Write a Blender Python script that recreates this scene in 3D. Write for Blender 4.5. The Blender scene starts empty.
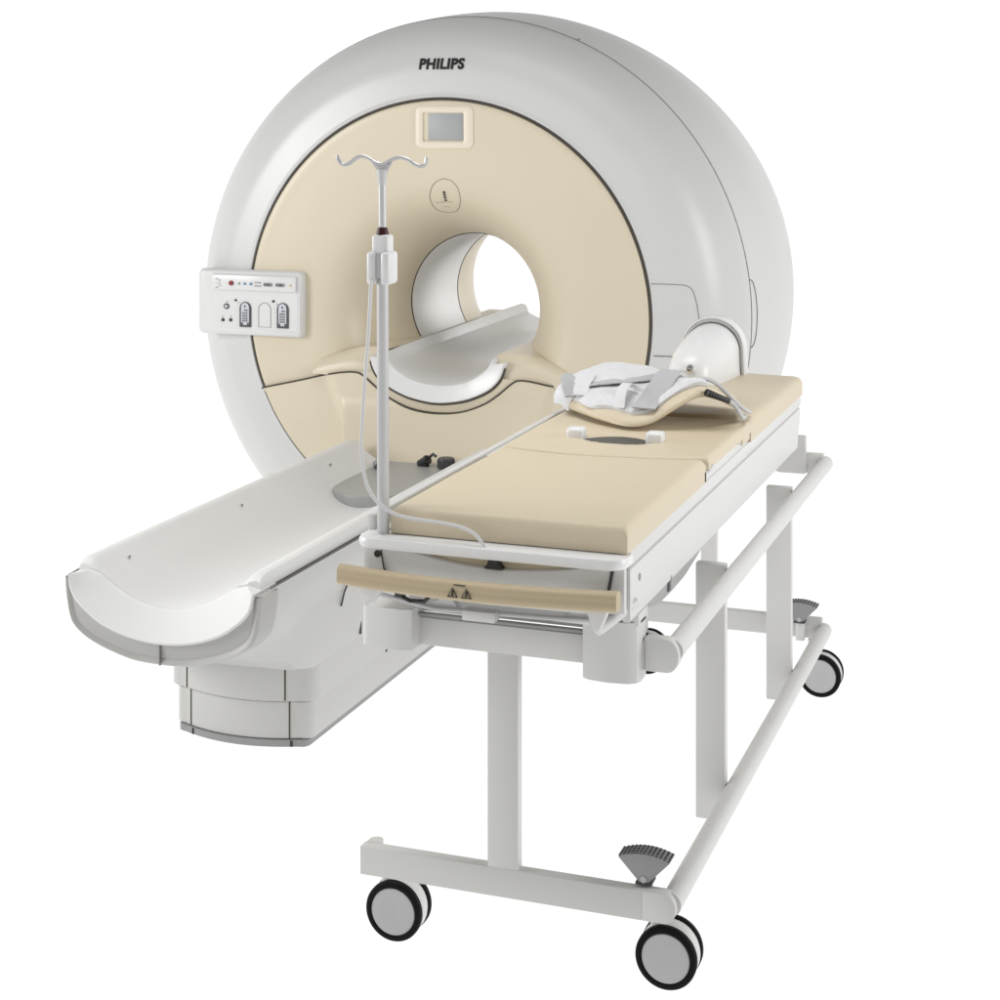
import bpy, bmesh, math, random
from mathutils import Vector, Matrix
from mathutils.noise import noise as pnoise
random.seed(7)
PI = math.pi
scene = bpy.context.scene
col = scene.collection

# ------------------------------------------------------------------ materials
def newmat(name):
    m = bpy.data.materials.new(name); m.use_nodes = True
    nt = m.node_tree; b = nt.nodes['Principled BSDF']
    return m, nt, b

def plastic(name, rgb, rough=.4, spec=.5, bump=0., bscale=300., var=.03, vscale=2.5, metal=0., coat=0.):
    m, nt, b = newmat(name)
    tc = nt.nodes.new('ShaderNodeTexCoord')
    nz = nt.nodes.new('ShaderNodeTexNoise'); nz.inputs['Scale'].default_value = vscale
    nz.inputs['Detail'].default_value = 4
    nt.links.new(tc.outputs['Object'], nz.inputs['Vector'])
    mx = nt.nodes.new('ShaderNodeMix'); mx.data_type = 'RGBA'
    mx.inputs['A'].default_value = (*[c * (1 - var) for c in rgb], 1)
    mx.inputs['B'].default_value = (*[min(1, c * (1 + var)) for c in rgb], 1)
    nt.links.new(nz.outputs['Fac'], mx.inputs['Factor'])
    nt.links.new(mx.outputs['Result'], b.inputs['Base Color'])
    mr = nt.nodes.new('ShaderNodeMapRange')
    mr.inputs['To Min'].default_value = max(.02, rough - .05); mr.inputs['To Max'].default_value = rough + .05
    nt.links.new(nz.outputs['Fac'], mr.inputs['Value'])
    nt.links.new(mr.outputs['Result'], b.inputs['Roughness'])
    b.inputs['Specular IOR Level'].default_value = spec
    b.inputs['Metallic'].default_value = metal
    b.inputs['Coat Weight'].default_value = coat
    if bump > 0:
        n2 = nt.nodes.new('ShaderNodeTexNoise'); n2.inputs['Scale'].default_value = bscale
        n2.inputs['Detail'].default_value = 2
        nt.links.new(tc.outputs['Object'], n2.inputs['Vector'])
        bp = nt.nodes.new('ShaderNodeBump'); bp.inputs['Strength'].default_value = bump
        bp.inputs['Distance'].default_value = .002
        nt.links.new(n2.outputs['Fac'], bp.inputs['Height'])
        nt.links.new(bp.outputs['Normal'], b.inputs['Normal'])
    return m

def fabric(name, rgb, scale=420.):
    m, nt, b = newmat(name)
    tc = nt.nodes.new('ShaderNodeTexCoord')
    w1 = nt.nodes.new('ShaderNodeTexWave'); w1.inputs['Scale'].default_value = scale / 6
    w2 = nt.nodes.new('ShaderNodeTexWave'); w2.inputs['Scale'].default_value = scale / 6; w2.bands_direction = 'Y'
    nz = nt.nodes.new('ShaderNodeTexNoise'); nz.inputs['Scale'].default_value = 260
    nz2 = nt.nodes.new('ShaderNodeTexNoise'); nz2.inputs['Scale'].default_value = 30
    for n in (w1, w2, nz, nz2): nt.links.new(tc.outputs['Object'], n.inputs['Vector'])
    ad = nt.nodes.new('ShaderNodeMath'); ad.operation = 'ADD'
    nt.links.new(w1.outputs['Fac'], ad.inputs[0]); nt.links.new(w2.outputs['Fac'], ad.inputs[1])
    ad2 = nt.nodes.new('ShaderNodeMath'); ad2.operation = 'MULTIPLY_ADD'; ad2.inputs[1].default_value = 2.
    nt.links.new(nz.outputs['Fac'], ad2.inputs[0]); nt.links.new(ad.outputs[0], ad2.inputs[2])
    bp = nt.nodes.new('ShaderNodeBump'); bp.inputs['Strength'].default_value = .35; bp.inputs['Distance'].default_value = .003
    nt.links.new(ad2.outputs[0], bp.inputs['Height']); nt.links.new(bp.outputs['Normal'], b.inputs['Normal'])
    mx = nt.nodes.new('ShaderNodeMix'); mx.data_type = 'RGBA'
    mx.inputs['A'].default_value = (*[c * .9 for c in rgb], 1); mx.inputs['B'].default_value = (*[c * 1.06 for c in rgb], 1)
    nt.links.new(nz2.outputs['Fac'], mx.inputs['Factor']); nt.links.new(mx.outputs['Result'], b.inputs['Base Color'])
    b.inputs['Roughness'].default_value = .9; b.inputs['Specular IOR Level'].default_value = .2
    b.inputs['Sheen Weight'].default_value = .2
    return m

M = {}
M['white'] = plastic('white_plastic', (.60, .598, .585), .33, .5, .03, 240)
M['table'] = plastic('table_plastic', (.71, .705, .685), .5, .5, .03, 240)
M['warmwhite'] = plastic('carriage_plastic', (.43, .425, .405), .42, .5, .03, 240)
M['base'] = plastic('base_plastic', (.54, .535, .515), .42, .5, .03, 240)
M['tray'] = plastic('tray_plastic', (.68, .68, .675), .25, .5)
M['coil'] = plastic('gloss_white', (.74, .74, .735), .27, .5)
M['cream'] = plastic('cream_plastic', (.645, .572, .437), .34, .45, .03, 260)
M['vinyl'] = plastic('cream_vinyl', (.615, .532, .39), .45, .4, .10, 520, var=.025, vscale=5)
M['handle'] = plastic('cream_handle', (.47, .385, .25), .45, .4, .06, 420)
M['steel'] = plastic('painted_steel', (.61, .605, .585), .4, .5, .03, 500)
M['bed'] = plastic('bed_shell', (.625, .622, .61), .33, .5, .02, 300)
M['pole'] = plastic('satin_metal', (.50, .50, .50), .32, .5, metal=.35)
M['chrome'] = plastic('bright_metal', (.75, .75, .75), .12, .5, metal=1.)
M['tyre'] = plastic('black_rubber', (.006, .006, .006), .6, .12, .08, 300)
M['disc'] = plastic('wheel_grey', (.49, .49, .49), .45, .4)
M['hub'] = plastic('caster_white', (.66, .66, .65), .35, .5)
M['pedal'] = plastic('pedal_grey', (.29, .29, .29), .45, .5, .05, 300)
M['gap'] = plastic('panel_gap', (.075, .068, .055), .7, .2)
M['softgap'] = plastic('soft_panel_gap', (.20, .195, .18), .7, .2)
M['black'] = plastic('black_plastic', (.015, .015, .015), .4, .5)
M['grey'] = plastic('plate_grey', (.36, .36, .355), .35, .5)
M['dgrey'] = plastic('dark_grey', (.055, .055, .057), .4, .5)
M['screen'] = plastic('screen_glass', (.36, .37, .375), .42, .4)
M['bezel'] = plastic('screen_bezel', (.24, .245, .24), .3, .5)
M['ivory'] = plastic('screen_frame', (.74, .665, .54), .38, .45)
M['red'] = plastic('red_button', (.20, .01, .015), .3, .5)
M['maroon'] = plastic('maroon_ring', (.035, .004, .006), .35, .5)
M['blue'] = plastic('blue_lamp', (.08, .24, .36), .3, .5)
M['green'] = plastic('green_lamp', (.12, .25, .10), .3, .5)
M['amber'] = plastic('amber_lamp', (.55, .36, .06), .3, .5)
M['keypad'] = plastic('keypad', (.55, .56, .60), .4, .4)
M['ink'] = plastic('ink_black', (.02, .02, .02), .5, .3)
M['liner'] = plastic('liner_white', (.78, .78, .775), .55, .3)
M['fabric'] = fabric('white_fabric', (.70, .70, .71))
M['strap'] = fabric('grey_strap', (.47, .47, .475))
M['clear'] = plastic('pale_tube', (.60, .60, .60), .25, .5)

# ------------------------------------------------------------------ mesh helpers
def obj(name, bm, mat, parent=None, smooth=True, ang=32, loc=None, bisect_floor=None):
    if bisect_floor is not None:
        g = bm.verts[:] + bm.edges[:] + bm.faces[:]
        bmesh.ops.bisect_plane(bm, geom=g, plane_co=(0, 0, bisect_floor), plane_no=(0, 0, -1), clear_outer=True)
    bmesh.ops.recalc_face_normals(bm, faces=bm.faces[:])
    me = bpy.data.meshes.new(name); bm.to_mesh(me); bm.free()
    mats = mat if isinstance(mat, (list, tuple)) else [mat]
    for m in mats: me.materials.append(m)
    if smooth:
        me.shade_smooth(); me.set_sharp_from_angle(angle=math.radians(ang))
    o = bpy.data.objects.new(name, me); col.objects.link(o)
    if parent is not None: o.parent = parent
    return o

def thing(name, label, cat, loc=(0, 0, 0), group=None):
    o = bpy.data.objects.new(name, None); col.objects.link(o)
    o.location = loc; o.empty_display_size = .1
    o['label'] = label; o['category'] = cat
    if group: o['group'] = group
    return o

def settle(root):
    """parts are built in world coordinates: shift their meshes so the Empty stands at the thing's base"""
    off = root.location.copy()
    for c in root.children:
        c.data.transform(Matrix.Translation(-off))
        for g in c.children: g.data.transform(Matrix.Translation(-off))

def box(bm, x0, x1, y0, y1, z0, z1, bev=0., seg=2, mi=0):
    r = bmesh.ops.create_cube(bm, size=1.)
    vs = r['verts']
    for v in vs:
        v.co = Vector((x0 + (v.co.x + .5) * (x1 - x0), y0 + (v.co.y + .5) * (y1 - y0), z0 + (v.co.z + .5) * (z1 - z0)))
    fs = set(f for v in vs for f in v.link_faces)
    for f in fs: f.material_index = mi
    if bev > 0:
        es = list(set(e for v in vs for e in v.link_edges))
        bmesh.ops.bevel(bm, geom=es, offset=bev, segments=seg, profile=.5, affect='EDGES', material=-1)
    return vs

def loft(bm, rings, closed=True, cap0=False, cap1=False, mi=0):
    R = [[bm.verts.new(p) for p in ring] for ring in rings]
    n = len(R[0])
    for a, b in zip(R, R[1:]):
        for i in range(n if closed else n - 1):
            j = (i + 1) % n
            try:
                f = bm.faces.new((a[i], a[j], b[j], b[i])); f.material_index = mi
            except ValueError: pass
    if cap0: bm.faces.new(R[0][::-1]).material_index = mi
    if cap1: bm.faces.new(R[-1]).material_index = mi
    return R

def capfill(bm, ring):
    """close a concave planar outline of verts"""
    es = []
    for a, b in zip(ring, ring[1:] + ring[:1]):
        e = bm.edges.get((a, b)) or bm.edges.new((a, b)); es.append(e)
    bmesh.ops.triangle_fill(bm, use_beauty=True, use_dissolve=False, edges=es)

def smoothpath(pts, n=8):
    P = [Vector(p) for p in pts]; out = []
    for i in range(len(P) - 1):
        p0 = P[i - 1] if i > 0 else P[i] * 2 - P[i + 1]
        p1, p2 = P[i], P[i + 1]
        p3 = P[i + 2] if i + 2 < len(P) else P[i + 1] * 2 - P[i]
        for k in range(n):
            t = k / n
            out.append(.5 * ((2 * p1) + (p2 - p0) * t + (2 * p0 - 5 * p1 + 4 * p2 - p3) * t * t + (3 * p1 - p0 - 3 * p2 + p3) * t ** 3))
    out.append(P[-1]); return out

def islands(name, bm, mat, parent, **kw):
    """one object for each loose piece of the mesh"""
    bm.verts.index_update(); bm.verts.ensure_lookup_table(); seen = set(); outs = []
    for v0 in bm.verts:
        if v0.index in seen: continue
        comp = set(); st = [v0]
        while st:
            v = st.pop()
            if v.index in comp: continue
            comp.add(v.index)
            for e in v.link_edges: st.append(e.other_vert(v))
        seen |= comp
        nb = bm.copy(); nb.verts.ensure_lookup_table()
        bmesh.ops.delete(nb, geom=[v for v in nb.verts if v.index not in comp], context='VERTS')
        outs.append(obj(name, nb, mat, parent, **kw))
    bm.free(); return outs

def tube(bm, pts, r, seg=10, cap=True, closed=False, mi=0, smooth=0):
    P = smoothpath(pts, smooth) if smooth else [Vector(p) for p in pts]
    n = len(P); rings = []
    t0 = (P[1] - P[0]).normalized()
    nrm = t0.orthogonal().normalized()
    for i, p in enumerate(P):
        if closed: t = (P[(i + 1) % n] - P[i - 1]).normalized()
        else: t = (P[min(i + 1, n - 1)] - P[max(i - 1, 0)]).normalized()
        nrm = (nrm - t * nrm.dot(t)).normalized()
        bn = t.cross(nrm)
        rr = r[i] if isinstance(r, (list, tuple)) else r
        rings.append([p + nrm * math.cos(a) * rr + bn * math.sin(a) * rr for a in [2 * PI * k / seg for k in range(seg)]])
    if closed: rings.append(rings[0])
    if closed:
        R = [[bm.verts.new(p) for p in ring] for ring in rings[:-1]]
        R.append(R[0])
        # best rotational match for the closing ring
        for a, b in zip(R, R[1:]):
            off = 0
            if b is R[0]:
                off = min(range(seg), key=lambda o: (a[0].co - b[o].co).length)
            for i in range(seg):
                f = bm.faces.new((a[i], a[(i + 1) % seg], b[(i + 1 + off) % seg], b[(i + off) % seg])); f.material_index = mi
    else:
        loft(bm, rings, True, cap, cap, mi)

def cyl(bm, p0, p1, r0, r1=None, seg=24, mi=0, bev=0.):
    r1 = r0 if r1 is None else r1
    p0, p1 = Vector(p0), Vector(p1); t = (p1 - p0).normalized()
    n = t.orthogonal().normalized(); b = t.cross(n)
    def ring(p, r): return [p + n * math.cos(a) * r + b * math.sin(a) * r for a in [2 * PI * k / seg for k in range(seg)]]
    if bev > 0:
        rings = [ring(p0, r0 - bev), ring(p0 + t * bev * .3, r0 - bev * .3), ring(p0 + t * bev, r0), ring(p1 - t * bev, r1), ring(p1 - t * bev * .3, r1 - bev * .3), ring(p1, r1 - bev)]
    else: rings = [ring(p0, r0), ring(p1, r1)]
    loft(bm, rings, True, True, True, mi)

def prism_y(bm, xz, y0, y1, bev=0., seg=2, mi=0):
    """polygon in the XZ plane pulled along Y"""
    a = [bm.verts.new((x, y0, z)) for x, z in xz]
    f = bm.faces.new(a); f.material_index = mi
    r = bmesh.ops.extrude_face_region(bm, geom=[f])
    nv = [g for g in r['geom'] if isinstance(g, bmesh.types.BMVert)]
    for v in nv: v.co.y = y1
    vs = a + nv
    if bev > 0:
        es = list(set(e for v in vs for e in v.link_edges))
        bmesh.ops.bevel(bm, geom=es, offset=bev, segments=seg, profile=.5, affect='EDGES', clamp_overlap=True)
    for fc in bm.faces:
        if len(fc.verts) > 4: pass
    return vs

def revolve(bm, prof, zc, seg=128, mi=None):
    """prof: list of (y, r), axis along Y at height zc"""
    rings = []
    for y, r in prof:
        rings.append([(r * math.cos(2 * PI * k / seg), y, zc + r * math.sin(2 * PI * k / seg)) for k in range(seg)])
    return loft(bm, rings)

def spline(prof, n=6):
    return [(p.x, p.y) for p in smoothpath([(a, b, 0) for a, b in prof], n)]

def interp(tab, x):
    if x <= tab[0][0]: return tab[0][1]
    for (a, b), (c, d) in zip(tab, tab[1:]):
        if x <= c: return b + (d - b) * (x - a) / (c - a)
    return tab[-1][1]

def sstep(a, b, x):
    t = max(0, min(1, (x - a) / (b - a))); return t * t * (3 - 2 * t)

# ================================================================== MRI SCANNER
ZC = 1.135
scanner = thing('mri_scanner', 'huge ring shaped white scanner with cream front and round bore', 'scanner', (0, .8, 0))

housing_prof = spline([(.085, .872), (.056, .882), (.060, .90), (.067, .955), (.076, 1.005), (.092, 1.043), (.126, 1.100), (.172, 1.148), (.235, 1.190), (.30, 1.217),
                       (.45, 1.238), (.62, 1.254), (.78, 1.26), (.95, 1.252), (1.12, 1.235), (1.3, 1.208), (1.45, 1.18), (1.56, 1.135), (1.62, 1.06), (1.635, .95), (1.635, .50)], 6)
def prof_y(r):
    best = None
    for (y0, r0), (y1, r1) in zip(housing_prof, housing_prof[1:]):
        if r0 <= r <= r1 and r1 > r0 and y0 < .8:
            return y0 + (y1 - y0) * (r - r0) / (r1 - r0)
    return .05
def prof_r(y):
    for (y0, r0), (y1, r1) in zip(housing_prof[40:], housing_prof[41:]):
        if y0 <= y <= y1 and y1 > y0: return r0 + (r1 - r0) * (y - y0) / (y1 - y0)
    return 1.2

bm = bmesh.new(); revolve(bm, housing_prof, ZC, 160)
housing = obj('housing', bm, M['white'], scanner, ang=40, bisect_floor=.0)

# panel seams of the housing
def circ(y, r, a0, a1, n=120): return [(r * math.cos(a), y, ZC + r * math.sin(a)) for a in [a0 + (a1 - a0) * k / n for k in range(n + 1)]]
bm = bmesh.new()
sy = .31; sr = prof_r(sy)
tube(bm, circ(sy, sr + .0005, -.9, PI + .9), .0021, 6)
pts = [(-0.0, .0)]
a = math.atan2(2.247 - ZC, .492)
tube(bm, [((prof_r(y) + .0005) * math.cos(a), y, ZC + (prof_r(y) + .0005) * math.sin(a)) for y in [sy + k * .02 for k in range(3)]], .0026, 6)
# grip recess outline beside the seam, right-hand side
def onbarrel(y, z):
    r = prof_r(y) + .0008; s = (z - ZC) / r
    return (r * math.sqrt(max(0, 1 - s * s)), y, z)
g = [(sy + .002, 1.292), (sy + .025, 1.285), (sy + .042, 1.265), (sy + .055, 1.22), (sy + .06, 1.155), (sy + .055, 1.09), (sy + .042, 1.045), (sy + .02, 1.025), (sy + .002, 1.022)]
tube(bm, [onbarrel(y, z) for y, z in [(p.x, p.y) for p in smoothpath([(a_, b_, 0) for a_, b_ in g], 5)]], .0022, 6)
# service flap on the front ring, right-hand side
def onring(x, z):
    r = math.hypot(x, z - ZC); return (x, prof_y(r) - .0006, z)
fl = smoothpath([(.874, 1.288, 0), (.93, 1.288, 0), (.98, 1.287, 0), (1.01, 1.283, 0), (1.030, 1.268, 0), (1.042, 1.235, 0), (1.052, 1.185, 0), (1.057, 1.13, 0), (1.055, 1.05, 0), (1.048, 1.005, 0)], 5)
tube(bm, [onring(p.x, p.y) for p in fl], .0014, 6)
tube(bm, [onring(.87 + k * .02, 1.008) for k in range(11)], .0022, 6)
obj('panel_seam', bm, M['softgap'], scanner)

# lettering on the ring
def lettering(parent, body, cx, cz, width, height, surf, mat, name='lettering'):
    cu = bpy.data.curves.new('txt', 'FONT'); cu.body = body; cu.size = 1.; cu.offset = .045; cu.space_character = 1.06
    cu.resolution_u = 3
    t = bpy.data.objects.new('txt', cu); col.objects.link(t)
    bpy.context.view_layer.update()
    dg = bpy.context.evaluated_depsgraph_get()
    me = bpy.data.meshes.new_from_object(t.evaluated_get(dg))
    bpy.data.objects.remove(t); bpy.data.curves.remove(cu)
    xs = [v.co.x for v in me.vertices]; ys = [v.co.y for v in me.vertices]
    x0, x1, y0, y1 = min(xs), max(xs), min(ys), max(ys)
    bm = bmesh.new(); bm.from_mesh(me); bpy.data.meshes.remove(me)
    bmesh.ops.triangulate(bm, faces=bm.faces[:])
    bmesh.ops.subdivide_edges(bm, edges=[e for e in bm.edges if e.calc_length() > .3], cuts=2)
    for v in bm.verts:
        u = (v.co.x - x0) / (x1 - x0) - .5; w = (v.co.y - y0) / (y1 - y0) - .5
        x = cx + u * width; z = cz + w * height
        v.co = Vector((x, surf(x, z), z))
    return obj(name, bm, mat, parent, smooth=False)
lettering(scanner, 'PHILIPS', -.010, 2.152, .198, .047, lambda x, z: prof_y(math.hypot(x, z - ZC)) - .0025, M['ink'])

# cream front cover with the funnel
cream_prof = spline([(.075, .868), (.047, .862), (.045, .80), (.046, .70), (.05, .62), (.058, .56), (.074, .51), (.105, .462), (.15, .42), (.215, .378), (.29, .342), (.37, .316), (.455, .302)], 8)
def cream_y(r):
    for (y0, r0), (y1, r1) in zip(cream_prof, cream_prof[1:]):
        if r1 <= r <= r0 and r0 > r1: return y0 + (y1 - y0) * (r0 - r) / (r0 - r1)
    return .045
bm = bmesh.new(); revolve(bm, cream_prof, ZC, 160)
cover = obj('front_cover', bm, M['cream'], scanner, ang=60, bisect_floor=.0)
bm = bmesh.new()
tube(bm, circ(.056, .8735, 0, 2 * PI, 200)[:-1], .0044, 8, closed=True)
obj('cover_gap', bm, M['gap'], scanner, bisect_floor=.0)

# bore liner and rear flare
bm = bmesh.new(); revolve(bm, [(.458, .3005), (.6, .3), (.8, .3), (1.0, .3005)], ZC, 128)
obj('bore_liner', bm, M['liner'], scanner, ang=60)
bm = bmesh.new()
tube(bm, circ(.457, .3025, 0, 2 * PI, 120)[:-1], .004, 6, closed=True)
tube(bm, circ(1.006, .3025, 0, 2 * PI, 120)[:-1], .004, 6, closed=True)
islands('liner_gap', bm, M['gap'], scanner)
bm = bmesh.new(); revolve(bm, spline([(1.012, .302), (1.1, .306), (1.2, .318), (1.32, .345), (1.45, .39), (1.56, .44), (1.634, .505)], 6), ZC, 128)
obj('rear_flare', bm, M['cream'], scanner, ang=60)

# seam between upper and lower cream covers
SEAM = [(-.806, .790), (-.79, .797), (-.632, .834), (-.494, .869), (-.425, .883), (-.362, .888), (-.325, .876), (-.262, .828), (-.20, .787), (-.11, .754), (0, .743), (.11, .754), (.20, .787), (.262, .828), (.325, .880), (.362, .892), (.425, .886), (.494, .872), (.632, .836), (.79, .797), (.806, .790)]
BOWL = [(-.298, .955), (-.285, .91), (-.262, .872), (-.214, .833), (-.13, .797), (-.042, .780), (0, .778), (.042, .780), (.13, .797), (.214, .833), (.262, .872), (.285, .91), (.298, .955)]
seam_s = [(p.x, p.y) for p in smoothpath([(x, z, 0) for x, z in SEAM], 5)]
bowl_s = [(p.x, p.y) for p in smoothpath([(x, z, 0) for x, z in BOWL], 5)]
def dock(x, z):
    """the lower cover swells forward round the docking point"""
    w = .40 - .20 * sstep(.86, .45, z) * 0
    edge = .515 - .42 * max(0, (.89 - z))
    k = sstep(edge + .02, edge - .05, abs(x))
    return .034 - k * (.037 + .19 * sstep(.80, .50, z))
bm = bmesh.new()
nx, nz = 120, 60; G = []
for i in range(nx + 1):
    x = -.802 + 1.604 * i / nx
    zt = interp(seam_s, x) - .002
    zb = max(.02, ZC - math.sqrt(max(0, .866 ** 2 - x * x))) if abs(x) < .866 else zt
    zb = min(zb, zt - .001)
    G.append([bm.verts.new((x, dock(x, zt + (zb - zt) * j / nz), zt + (zb - zt) * j / nz)) for j in range(nz + 1)])
for i in range(nx):
    for j in range(nz): bm.faces.new((G[i][j], G[i + 1][j], G[i + 1][j + 1], G[i][j + 1]))
# return edges so the sheet has thickness
for i in range(nx):
    a, b = G[i][0], G[i + 1][0]
    c = bm.verts.new((a.co.x, .09, a.co.z)); d = bm.verts.new((b.co.x, .09, b.co.z)); bm.faces.new((a, b, d, c))
obj('lower_cover', bm, M['cream'], scanner, ang=30)
bm = bmesh.new()
tube(bm, [(x, dock(x, z) + .0005, z) for x, z in seam_s], .0036, 8)
obj('cover_gap', bm, M['gap'], scanner)

# ledge that carries the bore tray: sloping shelf either side of the tray, and the collar under the tray
def ledge_z(y): return .892 + .088 * max(-.05, min(1, y / .45))
bm = bmesh.new()
for s in (-1, 1):
    rings = []
    ys = [.012, .014, .022, .034, .06, .1, .16, .22, .28, .34, .40, .45]
    for y in ys:
        xs = [.238, .27, .30, .33, .36, .40, .44, .48, .515, .535, .548, .556, .562]
        k = sstep(-.01, .06, y) if y > .013 else 0
        full = [(.238, .980), (.30, .987), (.36, .984), (.40, .975), (.44, .962), (.50, .944), (.535, .932), (.548, .920), (.556, .902), (.562, .870)]
        low = [(.238, .884), (.34, .884), (.37, .893), (.44, .890), (.515, .880), (.562, .870)]
        rings.append([(s * x, y, interp(low, x) + (interp(full, x) - interp(low, x)) * (.12 + .88 * k if y > .013 else 0)) for x in xs])
    loft(bm, rings, closed=False)
    f = [bm.verts.new(p) for p in rings[0]] + [bm.verts.new((s * .238, .012, .862))]
    bm.faces.new(f)
islands('tray_ledge', bm, M['cream'], scanner, ang=40)
bm = bmesh.new()
poly = [(x, z) for x, z in seam_s if -.40 < x < .40]
up = [(x, z) for x, z in bowl_s][::-1]
# strip between the seam and the bowl
n = 60; A = []; B = []
def resample(pl, n):
    d = [0]
    for p, q in zip(pl, pl[1:]): d.append(d[-1] + math.hypot(q[0] - p[0], q[1] - p[1]))
    return [(interp(list(zip(d, [p[0] for p in pl])), d[-1] * k / n), interp(list(zip(d, [p[1] for p in pl])), d[-1] * k / n)) for k in range(n + 1)]
A = resample([p for p in poly if abs(p[0]) < .37], n); B = resample([(-.33, ledge_z(.0) + .0)] + [p for p in bowl_s if p[1] < .90] + [(.33, ledge_z(0))], n)
r0 = [bm.verts.new((x, .0005, z + .002)) for x, z in A]; r1 = [bm.verts.new((x, -.0005, z)) for x, z in B]; r2 = [bm.verts.new((x, .10, z)) for x, z in B]
for i in range(n):
    bm.faces.new((r0[i], r0[i + 1], r1[i + 1], r1[i])); bm.faces.new((r1[i], r1[i + 1], r2[i + 1], r2[i]))
obj('tray_collar', bm, M['cream'], scanner, ang=40)
bm = bmesh.new()
tube(bm, [(x, -.001, z) for x, z in bowl_s if z < .94], .0042, 8)
obj('collar_gap', bm, M['gap'], scanner)
# rear ledge
bm = bmesh.new()
rings = []
for y in (1.02, 1.2, 1.4, 1.6):
    rings.append([(x, y, .965 - (.02 if abs(x) > .36 else 0)) for x in (-.40, -.36, -.30, -.256)])
loft(bm, rings, closed=False)
loft(bm, [[(-x, y, z) for x, y, z in r_] for r_ in rings], closed=False)
islands('rear_ledge', bm, M['cream'], scanner)

# bore tray (white trough through the bore)
def tray_ring(y, w, zt, depth, flat):
    """inner surface left to right"""
    out = []
    for k in range(33):
        t = -1 + 2 * k / 32
        out.append((t * w * .84, y, zt - .040 - depth * (1 - abs(t) ** 2.2)))
    return out
bm = bmesh.new()
rings = []
stations = [(.012, .25, .955), (.02, .25, .964), (.05, .25, .975), (.2, .25, .980), (.45, .25, .982), (.9, .25, .984), (1.3, .25, .984), (1.72, .25, .984), (1.745, .245, .979)]
for y, w, zt in stations:
    inn = tray_ring(y, w, zt, interp([(.0, .080), (.12, .078), (.35, .060), (.6, .05), (2, .05)], y), 0)
    L_ = [(-w, y, zt - .012), (-w + .006, y, zt - .003), (-w + .014, y, zt), (-w + .024, y, zt - .002), (-w + .032, y, zt - .016)]
    R_ = [(-a_, b_, c_) for a_, b_, c_ in L_][::-1]
    und = [(w * .9 * math.cos(a_), y, zt - .03 - .15 * math.sin(a_)) for a_ in [PI * k / 16 for k in range(1, 16)]]
    rings.append(L_ + inn + R_ + und)
RR = loft(bm, rings, True); capfill(bm, RR[0]); capfill(bm, RR[-1])
obj('bore_tray', bm, M['tray'], scanner, ang=35)
# front bowl of the tray: thick U shaped lip
bm = bmesh.new()
inner = [(-.222, .945), (-.205, .925), (-.17, .895), (-.12, .870), (-.06, .856), (0, .851), (.06, .856), (.12, .870), (.17, .895), (.205, .925), (.222, .945)]
inner = resample(inner, 60); outer = resample([(x * .985, z + .004) for x, z in bowl_s], 60)
def shr(pl, k): return [(x * k, z) for x, z in pl]
seq = [([(x, z) for x, z in inner], .09), ([(x, z) for x, z in inner], .022), ([(x + (ox - x) * .04, z + (oz - z) * .04) for (x, z), (ox, oz) in zip(inner, outer)], .012),
       ([(x + (ox - x) * .5, z + (oz - z) * .5) for (x, z), (ox, oz) in zip(inner, outer)], -.004),
       ([(x + (ox - x) * .93, z + (oz - z) * .93) for (x, z), (ox, oz) in zip(inner, outer)], -.012), (outer, -.006), (outer, .12)]
loft(bm, [[(x, y, z) for x, z in pl] for pl, y in seq], closed=False)
for s in (0, -1):
    f = [bm.verts.new((pl[s][0], y, pl[s][1])) for pl, y in seq[1:]]
    bm.faces.new(f + [bm.verts.new((seq[0][0][s][0], .12, seq[0][0][s][1]))])
bmesh.ops.remove_doubles(bm, verts=bm.verts[:], dist=.0001)
obj('tray_lip', bm, M['coil'], scanner, ang=40)

# display on the cream cover
def rrect(x0, x1, z0, z1, r, n=5):
    out = []
    for cx, cz, a0 in ((x1 - r, z1 - r, 0), (x0 + r, z1 - r, PI / 2), (x0 + r, z0 + r, PI), (x1 - r, z0 + r, 1.5 * PI)):
        for k in range(n + 1):
            a = a0 + PI / 2 * k / n; out.append((cx + r * math.cos(a), cz + r * math.sin(a)))
    return out
bm = bmesh.new()
def framed(bm, o, i, y_base, y_top, y_in):
    """raised frame: outer outline o, inner outline i (same count)"""
    cx = sum(p[0] for p in o) / len(o); cz = sum(p[1] for p in o) / len(o)
    mid = lambda p, q, t: (p[0] + (q[0] - p[0]) * t, p[1] + (q[1] - p[1]) * t)
    R = [[(x, y_base, z) for x, z in o], [(*[mid(p, q, .06)[0]], (y_base + y_top) / 2 - .002, mid(p, q, .06)[1]) for p, q in zip(o, i)],
         [(mid(p, q, .25)[0], y_top, mid(p, q, .25)[1]) for p, q in zip(o, i)], [(mid(p, q, .85)[0], y_top, mid(p, q, .85)[1]) for p, q in zip(o, i)],
         [(x, y_top + .003, z) for x, z in i], [(x, y_in, z) for x, z in i]]
    loft(bm, R)
framed(bm, rrect(-.112, .142, 1.806, 1.982, .026), rrect(-.078, .100, 1.836, 1.954, .006), .048, .037, .058)
fr = obj('display_frame', bm, M['ivory'], scanner, ang=40)
bm = bmesh.new(); box(bm, -.079, .101, .0465, .0468, 1.835, 1.955)
obj('bezel', bm, M['bezel'], fr, smooth=False)
bm = bmesh.new(); box(bm, -.056, .097, .0440, .0462, 1.840, 1.951, .001)
obj('screen', bm, M['screen'], fr)

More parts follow.
